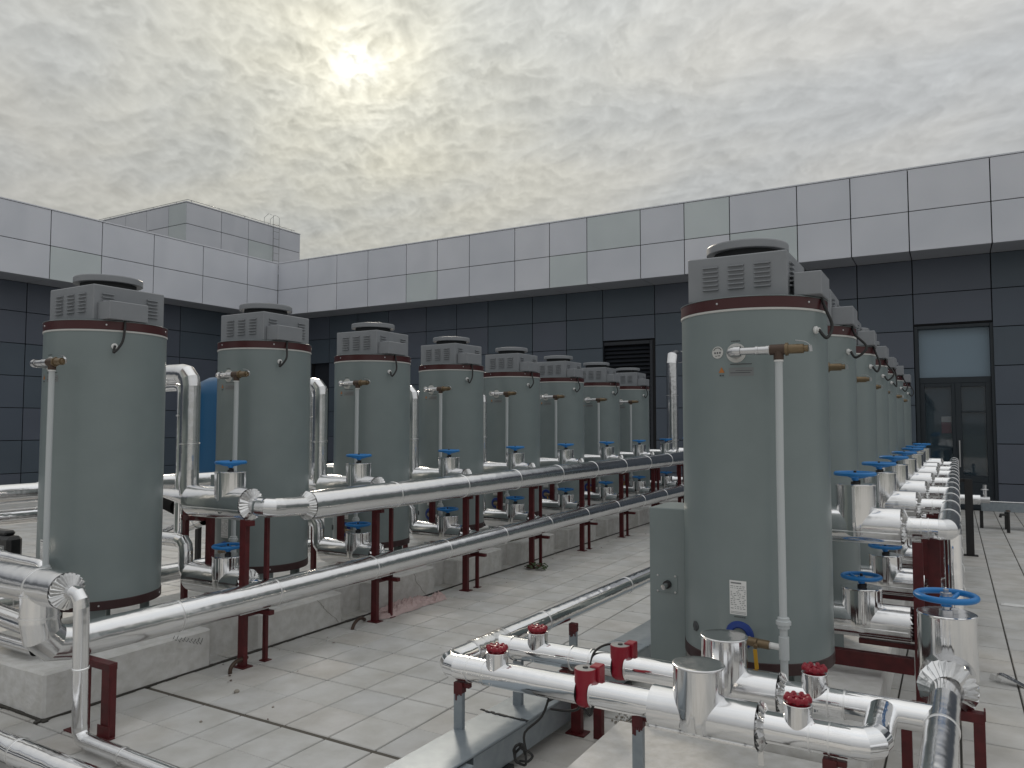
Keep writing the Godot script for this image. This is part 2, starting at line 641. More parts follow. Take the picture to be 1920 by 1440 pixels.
func make_building() -> void:
	var bd := thing("clad_building", "roof-top building wrapping the terrace, pale panel fascia over dark grey panelled walls", "building", Vector3(-10, 0, -16.4))
	var off := -Vector3(-10, 0, -16.4)
	var add := func(called: String, lo: Vector3, hi: Vector3, m: Material, e := 0.0) -> MeshInstance3D:
		return slab(called, lo + off, hi + off, m, bd, e)
	add.call("wall_core", Vector3(-17.87, -0.5, -30), Vector3(16, 6.2, -16.75), M.core)
	add.call("wall_core", Vector3(-30, -0.5, -30), Vector3(-17.88, 6.2, 10), M.core)
	# backing just behind the panels, open at the doorways
	for r in [[-17.87, -16.45, 0.0, 4.76], [-16.45, -15.72, 3.70, 4.76], [-15.72, -7.14, 0.0, 4.76], [-7.14, -5.84, 3.52, 4.76], [-5.84, -0.60, 0.0, 4.76], [-0.60, 0.72, 3.47, 4.76], [0.72, 16.0, 0.0, 4.76]]:
		add.call("wall_backing", Vector3(r[0], r[2], -16.749), Vector3(r[1], r[3], -16.41), M.core)
	add.call("fascia_core", Vector3(-16.97, 4.78, -16.74), Vector3(16, 6.24, -15.53), M.core)
	add.call("fascia_core", Vector3(-17.879, 4.78, -15.52), Vector3(-16.975, 6.24, 10), M.core)
	var xs := [-16.946, -15.744, -14.646, -13.527, -12.219, -11.225, -10.249, -8.947, -8.012, -7.057, -5.78, -4.802, -3.847, -2.533, -1.567, -0.592, 0.689, 1.66, 2.63, 3.93, 4.90, 5.87, 7.17, 8.14, 9.11, 10.4, 11.4, 12.4, 13.7, 14.7, 15.7]
	var zs := [-15.50, -14.394, -12.942, -11.521, -10.201, -9.044, -7.93, -6.75, -5.4, -4.2, -3.0, -1.6, -0.4, 0.8, 2.2, 3.4, 4.6, 6.0, 7.2, 8.4, 9.6]
	var rows := [0.0, 0.50, 1.222, 1.942, 2.655, 3.37, 4.08, 4.745]
	var g := 0.009
	# back fascia, soffit and wall
	for i in xs.size() - 1:
		var a: float = xs[i]
		var b: float = xs[i + 1]
		for r in [[4.74, 5.483], [5.483, 6.27]]:
			var t := rng.randi() % 3
			if rng.randf() < 0.6:
				t = 0
			var o: MeshInstance3D = add.call("fascia_panel", Vector3(a + g, r[0] + g * 0.8, -15.525), Vector3(b - g, r[1] - g * 0.8, -15.50), M["fascia%d" % t], 0.003)
			o.rotation = Vector3(rng.randf_range(-0.0012, 0.0012), rng.randf_range(-0.0012, 0.0012), 0)
		add.call("soffit_panel", Vector3(a + g, 4.745, -16.38), Vector3(b - g, 4.77, -15.535), M.soffit, 0.002)
		add.call("coping", Vector3(a + 0.002, 6.272, -16.7), Vector3(b - 0.002, 6.30, -15.49), M.fascia1, 0.003)
		for k in rows.size() - 1:
			var y0: float = rows[k]
			var y1: float = rows[k + 1]
			if a < -0.59 and b > -0.60:          # the column left of the door
				pass
			if i == 15 and y1 < 3.47:             # glass door
				continue
			if i == 9 and y1 < 3.5:               # louvred door
				continue
			if i == 0 and y1 < 3.5:
				add.call("wall_panel", Vector3(a + g - 0.9, y0 + g * 0.8, -16.405), Vector3(-16.46, y1 - g * 0.8, -16.38), M.dark0, 0.003)
				continue
			if i == 15 or i == 9:
				y0 = maxf(y0, 3.49 if i == 15 else 3.53)
			if y1 - y0 < 0.05:
				continue
			var x0 := a - 0.9 if i == 0 else a
			add.call("wall_panel", Vector3(x0 + g, y0 + g * 0.8, -16.405), Vector3(b - g, y1 - g * 0.8, -16.38), M["dark%d" % (rng.randi() % 3)], 0.003)
	# left fascia, soffit and wall
	for i in zs.size() - 1:
		var a: float = zs[i]
		var b: float = zs[i + 1]
		for r in [[4.74, 5.483], [5.483, 6.27]]:
			var t := rng.randi() % 3
			if rng.randf() < 0.6:
				t = 0
			var o: MeshInstance3D = add.call("fascia_panel", Vector3(-16.971, r[0] + g * 0.8, a + g), Vector3(-16.946, r[1] - g * 0.8, b - g), M["fascia%d" % t], 0.003)
			o.rotation = Vector3(0, rng.randf_range(-0.0012, 0.0012), rng.randf_range(-0.0012, 0.0012))
		add.call("soffit_panel", Vector3(-17.83, 4.745, a + g), Vector3(-16.976, 4.77, b - g), M.soffit, 0.002)
		add.call("coping", Vector3(-17.9, 6.272, a + 0.002), Vector3(-16.936, 6.30, b - 0.002), M.fascia1, 0.003)
		for k in rows.size() - 1:
			var y0: float = rows[k]
			var y1: float = rows[k + 1]
			add.call("wall_panel", Vector3(-17.855, y0 + g * 0.8, (a if i > 0 else -16.37) + g), Vector3(-17.83, y1 - g * 0.8, b - g), M["dark%d" % (rng.randi() % 3)], 0.003)
	# dark doorway at the left corner
	var dw := mesh_node("door", boxm(Vector3(0.72, 3.69, 0.05), 0.002), M.slat, bd)
	dw.position = Vector3(-16.085, 1.845, -16.55) + off
	# louvred door
	var lv := mesh_node("louvred_door", boxm(Vector3(1.29, 3.51, 0.03)), M.core, bd)
	lv.position = Vector3(-6.49, 1.755, -16.60) + off
	for s in [-1.0, 1.0]:
		var st := mesh_node("door_frame", boxm(Vector3(0.07, 3.51, 0.16), 0.003), M.slat, lv)
		st.position = Vector3(s * 0.605, 0, 0.10)
	var hd := mesh_node("door_frame", boxm(Vector3(1.13, 0.08, 0.16), 0.003), M.slat, lv)
	hd.position = Vector3(0, 1.71, 0.10)
	var sm := boxm(Vector3(1.135, 0.012, 0.11), 0.0)
	for k in 34:
		var sl := mesh_node("slat", sm, M.slat, lv)
		sl.position = Vector3(0, 1.60 - k * 0.095, 0.09)
		sl.rotation.x = 0.75
	# glass door with its fanlight
	var door := mesh_node("glass_door", boxm(Vector3(1.30, 3.46, 0.03)), M.room, bd)
	door.position = Vector3(0.06, 1.73, -16.72) + off
	var fr := func(x0: float, x1: float, y0: float, y1: float, z0 := 0.10, z1 := 0.22, m: Material = M.frame) -> void:
		var o := mesh_node("frame", boxm(Vector3(x1 - x0, y1 - y0, z1 - z0), 0.003), m, door)
		o.position = Vector3((x0 + x1) * 0.5, (y0 + y1) * 0.5 - 1.73, (z0 + z1) * 0.5)
	fr.call(-0.65, -0.585, 0.0, 3.46, 0.02, 0.30)
	fr.call(0.585, 0.65, 0.0, 3.46, 0.02, 0.30)
	fr.call(-0.584, 0.584, 3.40, 3.46, 0.02, 0.30)
	fr.call(-0.584, 0.584, 2.36, 2.47)
	fr.call(-0.584, 0.584, 0.0, 0.50)
	fr.call(-0.584, -0.50, 0.501, 2.359)
	fr.call(-0.06, 0.0, 0.501, 2.359)
	fr.call(0.002, 0.10, 0.501, 2.359)
	fr.call(0.49, 0.584, 0.501, 2.359)
	fr.call(-0.499, -0.061, 2.29, 2.358)
	fr.call(0.101, 0.489, 2.29, 2.358)
	fr.call(-0.499, -0.061, 0.502, 0.62)
	fr.call(0.101, 0.489, 0.502, 0.62)
	fr.call(0.101, 0.489, 1.80, 1.83, 0.12, 0.20)
	for r in [[-0.58, 0.58, 2.472, 3.398, "film"], [-0.499, -0.062, 0.622, 2.288, "glass"], [0.102, 0.488, 0.622, 2.288, "glass"]]:
		var o := mesh_node("pane", boxm(Vector3(r[1] - r[0], r[3] - r[2], 0.008)), M[r[4]], door)
		o.position = Vector3((r[0] + r[1]) * 0.5, (r[2] + r[3]) * 0.5 - 1.73, 0.155)
	for n2 in [[1.625, 1.73, "white"], [1.41, 1.622, "red"]]:
		var nt := mesh_node("notice", boxm(Vector3(0.165, n2[1] - n2[0], 0.004)), M[n2[2]], door)
		nt.position = Vector3(-0.155, (n2[0] + n2[1]) * 0.5 - 1.73, 0.05)
	var hn := MB.new()
	hn.bar(Vector3(0.05, -0.95, 0.25), Vector3(0.05, -0.45, 0.25), 0.025, 0.025, 0.004)
	hn.bar(Vector3(0.05, -0.9, 0.215), Vector3(0.05, -0.9, 0.25), 0.02, 0.02, 0.002)
	hn.bar(Vector3(0.05, -0.5, 0.215), Vector3(0.05, -0.5, 0.25), 0.02, 0.02, 0.002)
	part("handle", hn, M.steel, door)
	# the taller roof block behind the left wing
	var ph := thing("rooftop_block", "pale panelled block rising above the left wing, with a ladder and a thin rail", "building", Vector3(-26, 6.2, -19))
	var po := -Vector3(-26, 6.2, -19)
	slab("wall_core", Vector3(-32, 6.2, -21.75) + po, Vector3(-22.6, 9.22, -16.55) + po, M.core, ph)
	slab("roof_slab", Vector3(-32, 9.225, -21.77) + po, Vector3(-22.56, 9.26, -16.51) + po, M.fascia1, ph)
	var pz := [-16.52, -17.97, -19.18, -20.38, -21.77]
	var pxs := [-22.573, -23.54, -24.79, -26.02, -27.28, -28.5, -29.8, -31.0, -32.0]
	var pr := [6.2, 6.95, 7.71, 8.48, 9.22]
	for k in 4:
		for i in 4:
			slab("fascia_panel", Vector3(-22.598, pr[k] + g, pz[i + 1] + g) + po, Vector3(-22.573, pr[k + 1] - g, pz[i] - g) + po, M["fascia%d" % [2, 1, 0][rng.randi() % 3]], ph, 0.003)
		for i in 8:
			slab("fascia_panel", Vector3(pxs[i + 1] + g, pr[k] + g, -16.545) + po, Vector3(pxs[i] - g, pr[k + 1] - g, -16.52) + po, M["fascia%d" % (rng.randi() % 3)], ph, 0.003)
	var rail := MB.new()
	rail.tube([Vector3(-22.7, 9.36, -21.6) + po, Vector3(-22.7, 9.36, -16.65) + po, Vector3(-31, 9.36, -16.65) + po], 0.012, 6)
	for k in 5:
		rail.tube([Vector3(-22.7, 9.25, -16.8 - k * 1.15) + po, Vector3(-22.7, 9.36, -16.8 - k * 1.15) + po], 0.012, 6)
		rail.tube([Vector3(-23.3 - k * 1.3, 9.25, -16.65) + po, Vector3(-23.3 - k * 1.3, 9.36, -16.65) + po], 0.012, 6)
	part("rail", rail, M.pipe_grey, ph)
	var lad := MB.new()
	for z in [-20.25, -20.55]:
		lad.tube([Vector3(-22.45, 6.3, z) + po, Vector3(-22.45, 9.62, z) + po, Vector3(-22.7, 9.74, z) + po, Vector3(-22.95, 9.62, z) + po, Vector3(-22.95, 9.27, z) + po], 0.008, 6)
	for k in 11:
		lad.tube([Vector3(-22.45, 6.5 + k * 0.28, -20.25) + po, Vector3(-22.45, 6.5 + k * 0.28, -20.55) + po], 0.008, 6)
	part("ladder", lad, M.pipe_grey, ph)

func make_plinths() -> void:
	# left: a long plinth whose front steps in between the heaters
	var b := MB.new()
	b.box(Vector3(-4.90, 0.11, -7.65), Vector3(0.96, 0.26, 10.68), 0.012)
	single("concrete_plinth", b, M.concrete, "long pale concrete plinth carrying the left row of water heaters", "plinth")
	var p: Node3D = get_node("concrete_plinth")
	for k in 9:
		var z0 := -2.305 - k * 1.24
		var l := 1.06 if k == 0 else 0.84
		var z := z0 if k == 0 else z0 - 0.22
		var c := MB.new()
		c.box(Vector3(-4.34, 0.112 + rng.randf_range(-0.004, 0.004), z - l * 0.5), Vector3(0.19 + rng.randf_range(-0.01, 0.01), 0.27, l), 0.014)
		part("plinth_block", c, M.concrete, p)
	# pencil scribble and hairline cracks on the plinth blocks
	var s := MB.new()
	var sx := [Vector3(-4.36, 0.2485, -3.06), Vector3(-4.244, 0.205, -3.30)]
	for k in 17:
		var u := k / 17.0
		var a := Vector3(-4.2425, 0.243 - 0.075 * u, -3.08 - 0.22 * u)
		var l := rng.randf_range(0.012, 0.026)
		s.bar(a, a + Vector3(0.0004, l * (1.0 if k % 2 == 0 else -0.8), -0.011), 0.0024, 0.0024, 0.0)
	part("pencil_marks", s, M.print, p)
	for c in [[-4.32, -4.56, 1], [-5.52, -5.74, 2]]:
		var cr := MB.new()
		var y := 0.235
		var z: float = c[0]
		while y > 0.02:
			var y2 := y - rng.randf_range(0.006, 0.020)
			var z2: float = z + (c[1] - c[0]) * (y - y2) / 0.23 + rng.randf_range(-0.012, 0.012)
			cr.bar(Vector3(-4.242, y, z), Vector3(-4.242, y2, z2), 0.0022, 0.0022, 0.0)
			y = y2
			z = z2
		part("crack", cr, M.rubble, p)
	# dark ragged gap where plinth meets tiles
	var gp := MB.new()
	for k in 150:
		var z := -2.3 - k * 0.07
		gp.box(Vector3(-4.243, 0.004, z), Vector3(rng.randf_range(0.008, 0.03), 0.012, 0.078), 0.002)
	for k in 14:
		gp.box(Vector3(-4.25 - k * 0.07, 0.004, -2.303), Vector3(0.08, 0.012, rng.randf_range(0.008, 0.03)), 0.002)
	part("ragged_joint", gp, M.grout, p)
	var q := MB.new()
	q.box(Vector3(-0.86, 0.085, -8.44), Vector3(1.00, 0.25, 9.68), 0.012)
	single("concrete_plinth", q, M.concrete, "concrete plinth running under the right row of water heaters", "plinth")
	q = MB.new()
	q.box(Vector3(-0.965, 0.05, -3.28), Vector3(1.03, 0.14, 0.62), 0.02)
	single("concrete_pad", q, M.concrete, "low concrete pad in the foreground under the two foil pipes", "plinth")

# ---------------------------------------------------------------- water heaters
const L_TANKS := [-2.914, -4.226, -5.538, -6.850, -8.161, -9.473, -10.785, -12.097]
const R_TANKS := [-3.963, -5.20, -6.60, -7.95, -9.30, -10.70, -12.60]

func yy(h: float) -> float:
	return h - TOP

func yr(h: float) -> float:      # heights read off the front heater, whose plinth is a little lower
	return h + 0.03 - TOP

func make_heater() -> Node3D:
	var t := thing("water_heater", "", "water heater", Vector3.ZERO, "water heaters in two rows")
	t.set_meta("base_name", "water_heater")
	var b := MB.new()
	b.lathe([Vector2(0.0, yy(0.48)), Vector2(0.345, yy(0.48)), Vector2(0.352, yy(0.482)), Vector2(R_TANK, yy(0.53)), Vector2(R_TANK, yy(2.158)), Vector2(0.33, yy(2.16))], Transform3D.IDENTITY, 96)
	var shell := part("tank_shell", b, M.tank, t)
	b = MB.new()      # the folded lock seam of the sheet-metal jacket
	b.box(Vector3(-0.18, yy(1.35), -0.3065), Vector3(0.03, 1.60, 0.004), 0.001, Basis(Vector3.UP, 0.53))
	part("jacket_seam", b, M.tank, shell)
	b = MB.new()
	b.lathe([Vector2(0.34, yy(0.468)), Vector2(0.357, yy(0.468)), Vector2(0.358, yy(0.471)), Vector2(0.358, yy(0.519)), Vector2(0.354, yy(0.522))], Transform3D.IDENTITY, 96)
	var bb := part("base_band", b, M.base_band, t)
	b = MB.new()
	b.lathe([Vector2(0.356, yy(2.163)), Vector2(0.3585, yy(2.164)), Vector2(0.3585, yy(2.216)), Vector2(0.34, yy(2.218))], Transform3D.IDENTITY, 96)
	var tb := part("top_band", b, M.band, t)
	b = MB.new()
	b.lathe([Vector2(0.355, yy(2.1515)), Vector2(0.3595, yy(2.153)), Vector2(0.3595, yy(2.162)), Vector2(0.355, yy(2.1635))], Transform3D.IDENTITY, 96)
	part("trim_ring", b, M.trim, t)
	var screw := MB.new()
	screw.lathe([Vector2(0.0, 0.004), Vector2(0.005, 0.003), Vector2(0.006, 0.0)], Transform3D.IDENTITY, 8)
	var sm := screw.done()
	for k in 5:
		var a := -0.25 + k * TAU / 5.0
		for h in [0.495, 2.192]:
			var s := mesh_node("screw", sm, M.steel, bb if h < 1 else tb)
			s.transform = frame_to(Vector3(sin(a), 0, cos(a)), Vector3(sin(a) * 0.3588, yy(h), cos(a) * 0.3588))
	b = MB.new()
	b.lathe([Vector2(0.0, yy(2.224)), Vector2(0.352, yy(2.222)), Vector2(0.361, yy(2.219)), Vector2(0.361, yy(2.2165)), Vector2(0.2, yy(2.2162))], Transform3D.IDENTITY, 96)
	part("top_plate", b, M.tank, t)
	for k in 4:
		var a := PI * 0.25 + k * PI * 0.5 + 0.18
		var l := MB.new()
		var o := Vector3(sin(a) * 0.285, 0, cos(a) * 0.285)
		l.box(o + Vector3(0, yy(0.367), 0), Vector3(0.10, 0.24, 0.008), 0.001, Basis(Vector3.UP, a))
		l.box(o * 0.9 + Vector3(0, yy(0.367), 0) + Vector3(cos(a), 0, -sin(a)) * 0.047, Vector3(0.007, 0.24, 0.05), 0.001, Basis(Vector3.UP, a))
		l.box(o * 0.9 + Vector3(0, 0.005, 0), Vector3(0.11, 0.008, 0.07), 0.001, Basis(Vector3.UP, a))
		part("leg", l, M.tank, t)
	# hood
	b = MB.new()
	b.box(Vector3(0, yy(2.334), 0), Vector3(0.48, 0.222, 0.48), 0.005)
	var hood := part("burner_hood", b, M.hood, t)
	var lv := MB.new()
	var w := 0.039
	lv.flatq(Vector3(-w, 0.0085, 0), Vector3(w, 0.0085, 0), Vector3(w * 0.95, 0.0055, 0.0125), Vector3(-w * 0.95, 0.0055, 0.0125), Vector3(0, 1, 0.4))
	lv.flatq(Vector3(-w * 0.95, 0.0055, 0.0125), Vector3(w * 0.95, 0.0055, 0.0125), Vector3(w * 0.95, 0.0005, 0.0130), Vector3(-w * 0.95, 0.0005, 0.0130), Vector3.BACK)
	lv.flatq(Vector3(-w, 0.0085, 0), Vector3(-w * 0.95, 0.0055, 0.0125), Vector3(-w * 0.95, 0.0005, 0.0130), Vector3(-w, -0.001, 0), Vector3.LEFT)
	lv.flatq(Vector3(w, 0.0085, 0), Vector3(w * 0.95, 0.0055, 0.0125), Vector3(w * 0.95, 0.0005, 0.0130), Vector3(w, -0.001, 0), Vector3.RIGHT)
	lv.flatq(Vector3(-w, -0.001, 0), Vector3(w, -0.001, 0), Vector3(w * 0.95, 0.0005, 0.0130), Vector3(-w * 0.95, 0.0005, 0.0130), Vector3.DOWN)
	var lm := lv.done()
	for side in 4:
		var bs := Basis(Vector3.UP, side * PI * 0.5)
		for c in ([-0.125, 0.0, 0.125] if side % 2 == 0 else [-0.15, 0.15]):
			for r in 6:
				var o := mesh_node("louvre", lm, M.hood, hood)
				o.transform = Transform3D(bs, bs * Vector3(c, yy(2.277 + r * 0.0222), 0.2402))
	b = MB.new()
	b.lathe([Vector2(0.165, yy(2.446)), Vector2(0.165, yy(2.492)), Vector2(0.19, yy(2.493))], Transform3D.IDENTITY, 48)
	part("flue_collar", b, M.hood_dark, t)
	b = MB.new()
	b.lathe([Vector2(0.0, yy(2.490)), Vector2(0.196, yy(2.491)), Vector2(0.2015, yy(2.489)), Vector2(0.2035, yy(2.492)), Vector2(0.2035, yy(2.524)), Vector2(0.200, yy(2.530)), Vector2(0.175, yy(2.534)), Vector2(0.0, yy(2.540))], Transform3D.IDENTITY, 64)
	part("flue_cap", b, M.hood, t)
	b = MB.new()
	b.box(Vector3(0.303, yy(2.280), 0.085), Vector3(0.125, 0.112, 0.255), 0.004)
	part("control_box", b, M.hood, t)
	# cable gland on the shell
	var ga := 1.135
	var gp := Vector3(sin(ga) * 0.356, yy(2.062), cos(ga) * 0.356)
	b = MB.new()
	b.lathe([Vector2(0.0, 0.024), Vector2(0.010, 0.024), Vector2(0.012, 0.010), Vector2(0.018, 0.008), Vector2(0.018, 0.0)], frame_to(Vector3(sin(ga), 0, cos(ga)), gp), 14)
	part("cable_gland", b, M.white, t)
	# relief valve assembly on the front
	var rz := 0.458
	var ry := yr(1.918)
	b = MB.new()
	b.lathe([Vector2(0.0, 0.003), Vector2(0.044, 0.003), Vector2(0.046, 0.0)], frame_to(Vector3.BACK, Vector3(0, ry + 0.003, R_TANK)), 32)
	part("pipe_collar", b, M.trim, t)
	var rv := Node3D.new()
	rv.name = "relief_valve"
	t.add_child(rv)
	b = MB.new()
	b.tube([Vector3(0, ry, 0.35)] + bend(Vector3(0, ry, 0.35), Vector3(0, ry, rz), Vector3(0.2, ry, rz), 0.028, 5) + [Vector3(0.045, ry, rz)], 0.0235, 18)
	b.tube([Vector3(0.03, ry, rz), Vector3(0.19, ry, rz)], 0.0168, 16)
	for x in [0.04, 0.118, 0.165]:
		b.tube([Vector3(x - 0.006, ry, rz), Vector3(x + 0.006, ry, rz)], 0.0205, 16, true, true)
	b.tube([Vector3(0.125, ry, rz), Vector3(0.16, ry, rz)], 0.0195, 8, true, true)
	part("elbow_pipe", b, M.steel, rv)
	b = MB.new()
	b.tube([Vector3(0.175, ry, rz), Vector3(0.24, ry, rz)], 0.024, 18, true, true)
	b.tube([Vector3(0.212, ry - 0.045, rz), Vector3(0.212, ry, rz)], 0.022, 18, true)
	part("tee", b, M.bronze, rv)
	b = MB.new()
	b.tube([Vector3(0.241, ry, rz), Vector3(0.254, ry, rz)], 0.029, 6, true, true)
	b.tube([Vector3(0.254, ry, rz), Vector3(0.318, ry, rz)], 0.021, 18, true, true)
	b.tube([Vector3(0.318, ry, rz), Vector3(0.337, ry, rz)], 0.015, 14, true, true)
	part("valve_body", b, M.brass, rv)
	b = MB.new()
	b.tube([Vector3(0.172, ry, rz), Vector3(0.178, ry, rz)], 0.021, 18, true, true)
	b.tube([Vector3(0.212, ry - 0.054, rz), Vector3(0.212, ry - 0.046, rz)], 0.020, 18, true, true)
	part("sealing_tape", b, M.white, rv)
	b = MB.new()
	var lp := curve([Vector3(0.285, ry + 0.038, rz), Vector3(0.325, ry + 0.030, rz), Vector3(0.345, ry + 0.012, rz), Vector3(0.349, ry - 0.014, rz)], 5)
	for k in lp.size() - 1:
		b.bar(lp[k], lp[k + 1], 0.012, 0.003, 0.0)
	part("lever", b, M.steel, rv)
	# drain pipe down the front
	var dp := Node3D.new()
	dp.name = "discharge_pipe"
	t.add_child(dp)
	b = MB.new()
	b.tube([Vector3(0.212, ry - 0.05, rz), Vector3(0.209, yr(1.35), rz), Vector3(0.212, yr(0.36), rz)], 0.0165, 18)
	part("pipe", b, M.pvc, dp)
	b = MB.new()
	b.lathe([Vector2(0.017, 0.0), Vector2(0.026, 0.002), Vector2(0.026, 0.016), Vector2(0.033, 0.018), Vector2(0.033, 0.034), Vector2(0.026, 0.037), Vector2(0.026, 0.048), Vector2(0.017, 0.052)], Transform3D(Basis.IDENTITY, Vector3(0.2115, yr(0.690), rz)), 8)
	b.lathe([Vector2(0.017, 0.0), Vector2(0.022, 0.002), Vector2(0.022, 0.10), Vector2(0.017, 0.102)], Transform3D(Basis.IDENTITY, Vector3(0.212, yr(0.555), rz)), 16)
	part("union", b, M.pvc, dp)
	b = MB.new()
	b.tube([Vector3(0.05, yr(0.61), rz - 0.05), Vector3(0.085, yr(0.61), rz - 0.012), Vector3(0.212, yr(0.607), rz)], 0.014, 14)
	part("branch", b, M.white, dp)
	# drain cock
	b = MB.new()
	b.lathe([Vector2(0.034, 0.010), Vector2(0.040, 0.014), Vector2(0.062, 0.008), Vector2(0.066, 0.0)], frame_to(Vector3.BACK, Vector3(-0.005, yr(0.607), R_TANK - 0.002)), 32)
	part("drain_collar", b, M.navy, t)
	var dc := Node3D.new()
	dc.name = "drain_cock"
	t.add_child(dc)
	b = MB.new()
	b.tube([Vector3(-0.005, yr(0.607), 0.34), Vector3(-0.005, yr(0.607), 0.385), Vector3(0.03, yr(0.609), 0.425), Vector3(0.06, yr(0.61), 0.438)], 0.016, 12)
	b.tube([Vector3(0.055, yr(0.61), 0.436), Vector3(0.10, yr(0.61), 0.452)], 0.021, 8, true, true)
	b.tube([Vector3(0.10, yr(0.61), 0.452), Vector3(0.15, yr(0.609), 0.456)], 0.020, 6, true, true)
	b.tube([Vector3(0.095, yr(0.61), 0.45), Vector3(0.095, yr(0.60), 0.485)], 0.009, 10, true, true)
	part("valve_body", b, M.brass, dc)
	b = MB.new()
	b.box(Vector3(0.097, yr(0.548), 0.486), Vector3(0.017, 0.085, 0.004), 0.001, Basis(Vector3.BACK, 0.08))
	part("lever", b, M.yellow, dc)
	# labels
	b = MB.new()
	b.patch(R_TANK + 0.0012, -0.135, 0.085, yr(0.700), yr(0.857))
	var plate := part("rating_plate", b, M.white, t)
	b = MB.new()
	b.patch(R_TANK + 0.0018, -0.118, 0.02, yr(0.842), yr(0.849), 3)
	for k in 13:
		var y0 := yr(0.832 - k * 0.0085)
		var a := -0.122
		while a < 0.07:
			var l := rng.randf_range(0.012, 0.04)
			if rng.randf() < 0.8:
				b.patch(R_TANK + 0.0018, a, minf(a + l, 0.075), y0 - 0.0028, y0, 1)
			a += l + rng.randf_range(0.008, 0.02)
	for k in 2:
		b.patch(R_TANK + 0.0018, -0.122, 0.075, yr(0.712 - k * 0.006), yr(0.714 - k * 0.006), 3)
	part("print", b, M.sticker_grey, plate)
	b = MB.new()
	var st := Transform3D(Basis(Vector3.UP, -0.255), Vector3(sin(-0.255) * 0.3566, yr(1.928), cos(-0.255) * 0.3566))
	b.lathe([Vector2(0.0, 0.0008), Vector2(0.029, 0.0008), Vector2(0.0295, -0.002)], st * frame_to(Vector3.BACK, Vector3.ZERO), 28)
	var rs := part("round_sticker", b, M.trim, t)
	b = MB.new()
	for k in 3:
		b.box(st * Vector3(-0.013 + k * 0.013, -0.002, 0.0014), Vector3(0.007, 0.008, 0.001), 0.0, st.basis)
	for k in 5:
		var a2 := -0.9 + k * 0.45
		b.box(st * Vector3(sin(a2) * 0.022, cos(a2) * 0.022, 0.0014), Vector3(0.010, 0.003, 0.001), 0.0, st.basis * Basis(Vector3.BACK, -a2))
	b.box(st * Vector3(-0.008, -0.017, 0.0014), Vector3(0.006, 0.004, 0.001), 0.0, st.basis)
	b.box(st * Vector3(0.007, -0.016, 0.0014), Vector3(0.013, 0.003, 0.001), 0.0, st.basis)
	part("print", b, M.print, rs)
	b = MB.new()
	var tt := Transform3D(Basis(Vector3.UP, -0.20), Vector3(sin(-0.20) * 0.3562, yr(1.842), cos(-0.20) * 0.3562))
	b.flat(tt * Vector3(-0.015, -0.012, 0.001), tt * Vector3(0.015, -0.012, 0.001), tt * Vector3(0, 0.015, 0.001), Vector3.BACK)
	var ts := part("warning_triangle", b, M.orange, t)
	b = MB.new()
	b.box(tt * Vector3(-0.006, -0.025, 0.001), Vector3(0.008, 0.007, 0.001), 0.0, tt.basis)
	b.box(tt * Vector3(0.007, -0.025, 0.001), Vector3(0.007, 0.006, 0.001), 0.0, tt.basis)
	part("print", b, M.print, ts)
	b = MB.new()
	b.patch(R_TANK + 0.0012, -0.10, 0.22, yr(1.812), yr(1.852))
	var ws := part("warning_label", b, M.sticker_grey, t)
	b = MB.new()
	b.patch(R_TANK + 0.0018, -0.08, 0.20, yr(1.866), yr(1.870), 3)
	b.patch(R_TANK + 0.0018, -0.01, 0.20, yr(1.836), yr(1.838), 3)
	b.patch(R_TANK + 0.0018, -0.08, 0.18, yr(1.826), yr(1.829), 3)
	for k in 6:
		b.patch(R_TANK + 0.0018, -0.06 + k * 0.02, -0.046 + k * 0.02, yr(1.975), yr(1.980), 1)
		b.patch(R_TANK + 0.0018, -0.075 + k * 0.025, -0.057 + k * 0.025, yr(0.688), yr(0.693), 1)
	part("print", b, M.print, ws)
	b = MB.new()
	b.ring(frame_to(Vector3(sin(-0.72), 0, cos(-0.72)), Vector3(sin(-0.72) * 0.357, yr(0.60), cos(-0.72) * 0.357)), 0.016, 0.006, 20, 6)
	b.box(Vector3(sin(-0.72) * 0.36, yr(0.60), cos(-0.72) * 0.36), Vector3(0.02, 0.045, 0.01), 0.002, Basis(Vector3.UP, -0.72))
	part("grounding_lug", b, M.print, t)
	# side cabinet for the gas train
	b = MB.new()
	b.box(Vector3(-0.4475, yr(0.735), -0.10), Vector3(0.195, 0.81, 0.32), 0.004)
	var cab := part("side_cabinet", b, M.tank, t)
	b = MB.new()
	b.box(Vector3(-0.452, yr(0.745), 0.0615), Vector3(0.12, 0.092, 0.003), 0.001)
	part("inspection_plate", b, M.tank, cab)
	b = MB.new()
	b.tube([Vector3(-0.445, yr(0.742), 0.06), Vector3(-0.445, yr(0.742), 0.085)], 0.021, 16, false, true)
	part("grommet", b, M.plastic_black, cab)
	b = MB.new()
	b.tube([Vector3(-0.445, yr(0.742), 0.08), Vector3(-0.453, yr(0.735), 0.118)], 0.013, 14)
	b.tube([Vector3(-0.4528, yr(0.7352), 0.117), Vector3(-0.453, yr(0.735), 0.1182)], 0.013, 14, true)
	part("gas_stub", b, M.steel, cab)
	for k in [[-0.50, 0.785], [-0.405, 0.787], [-0.50, 0.703], [-0.405, 0.703]]:
		var s := mesh_node("screw", sm, M.steel, cab)
		s.transform = frame_to(Vector3.BACK, Vector3(k[0], yr(k[1]), 0.063))
	return t

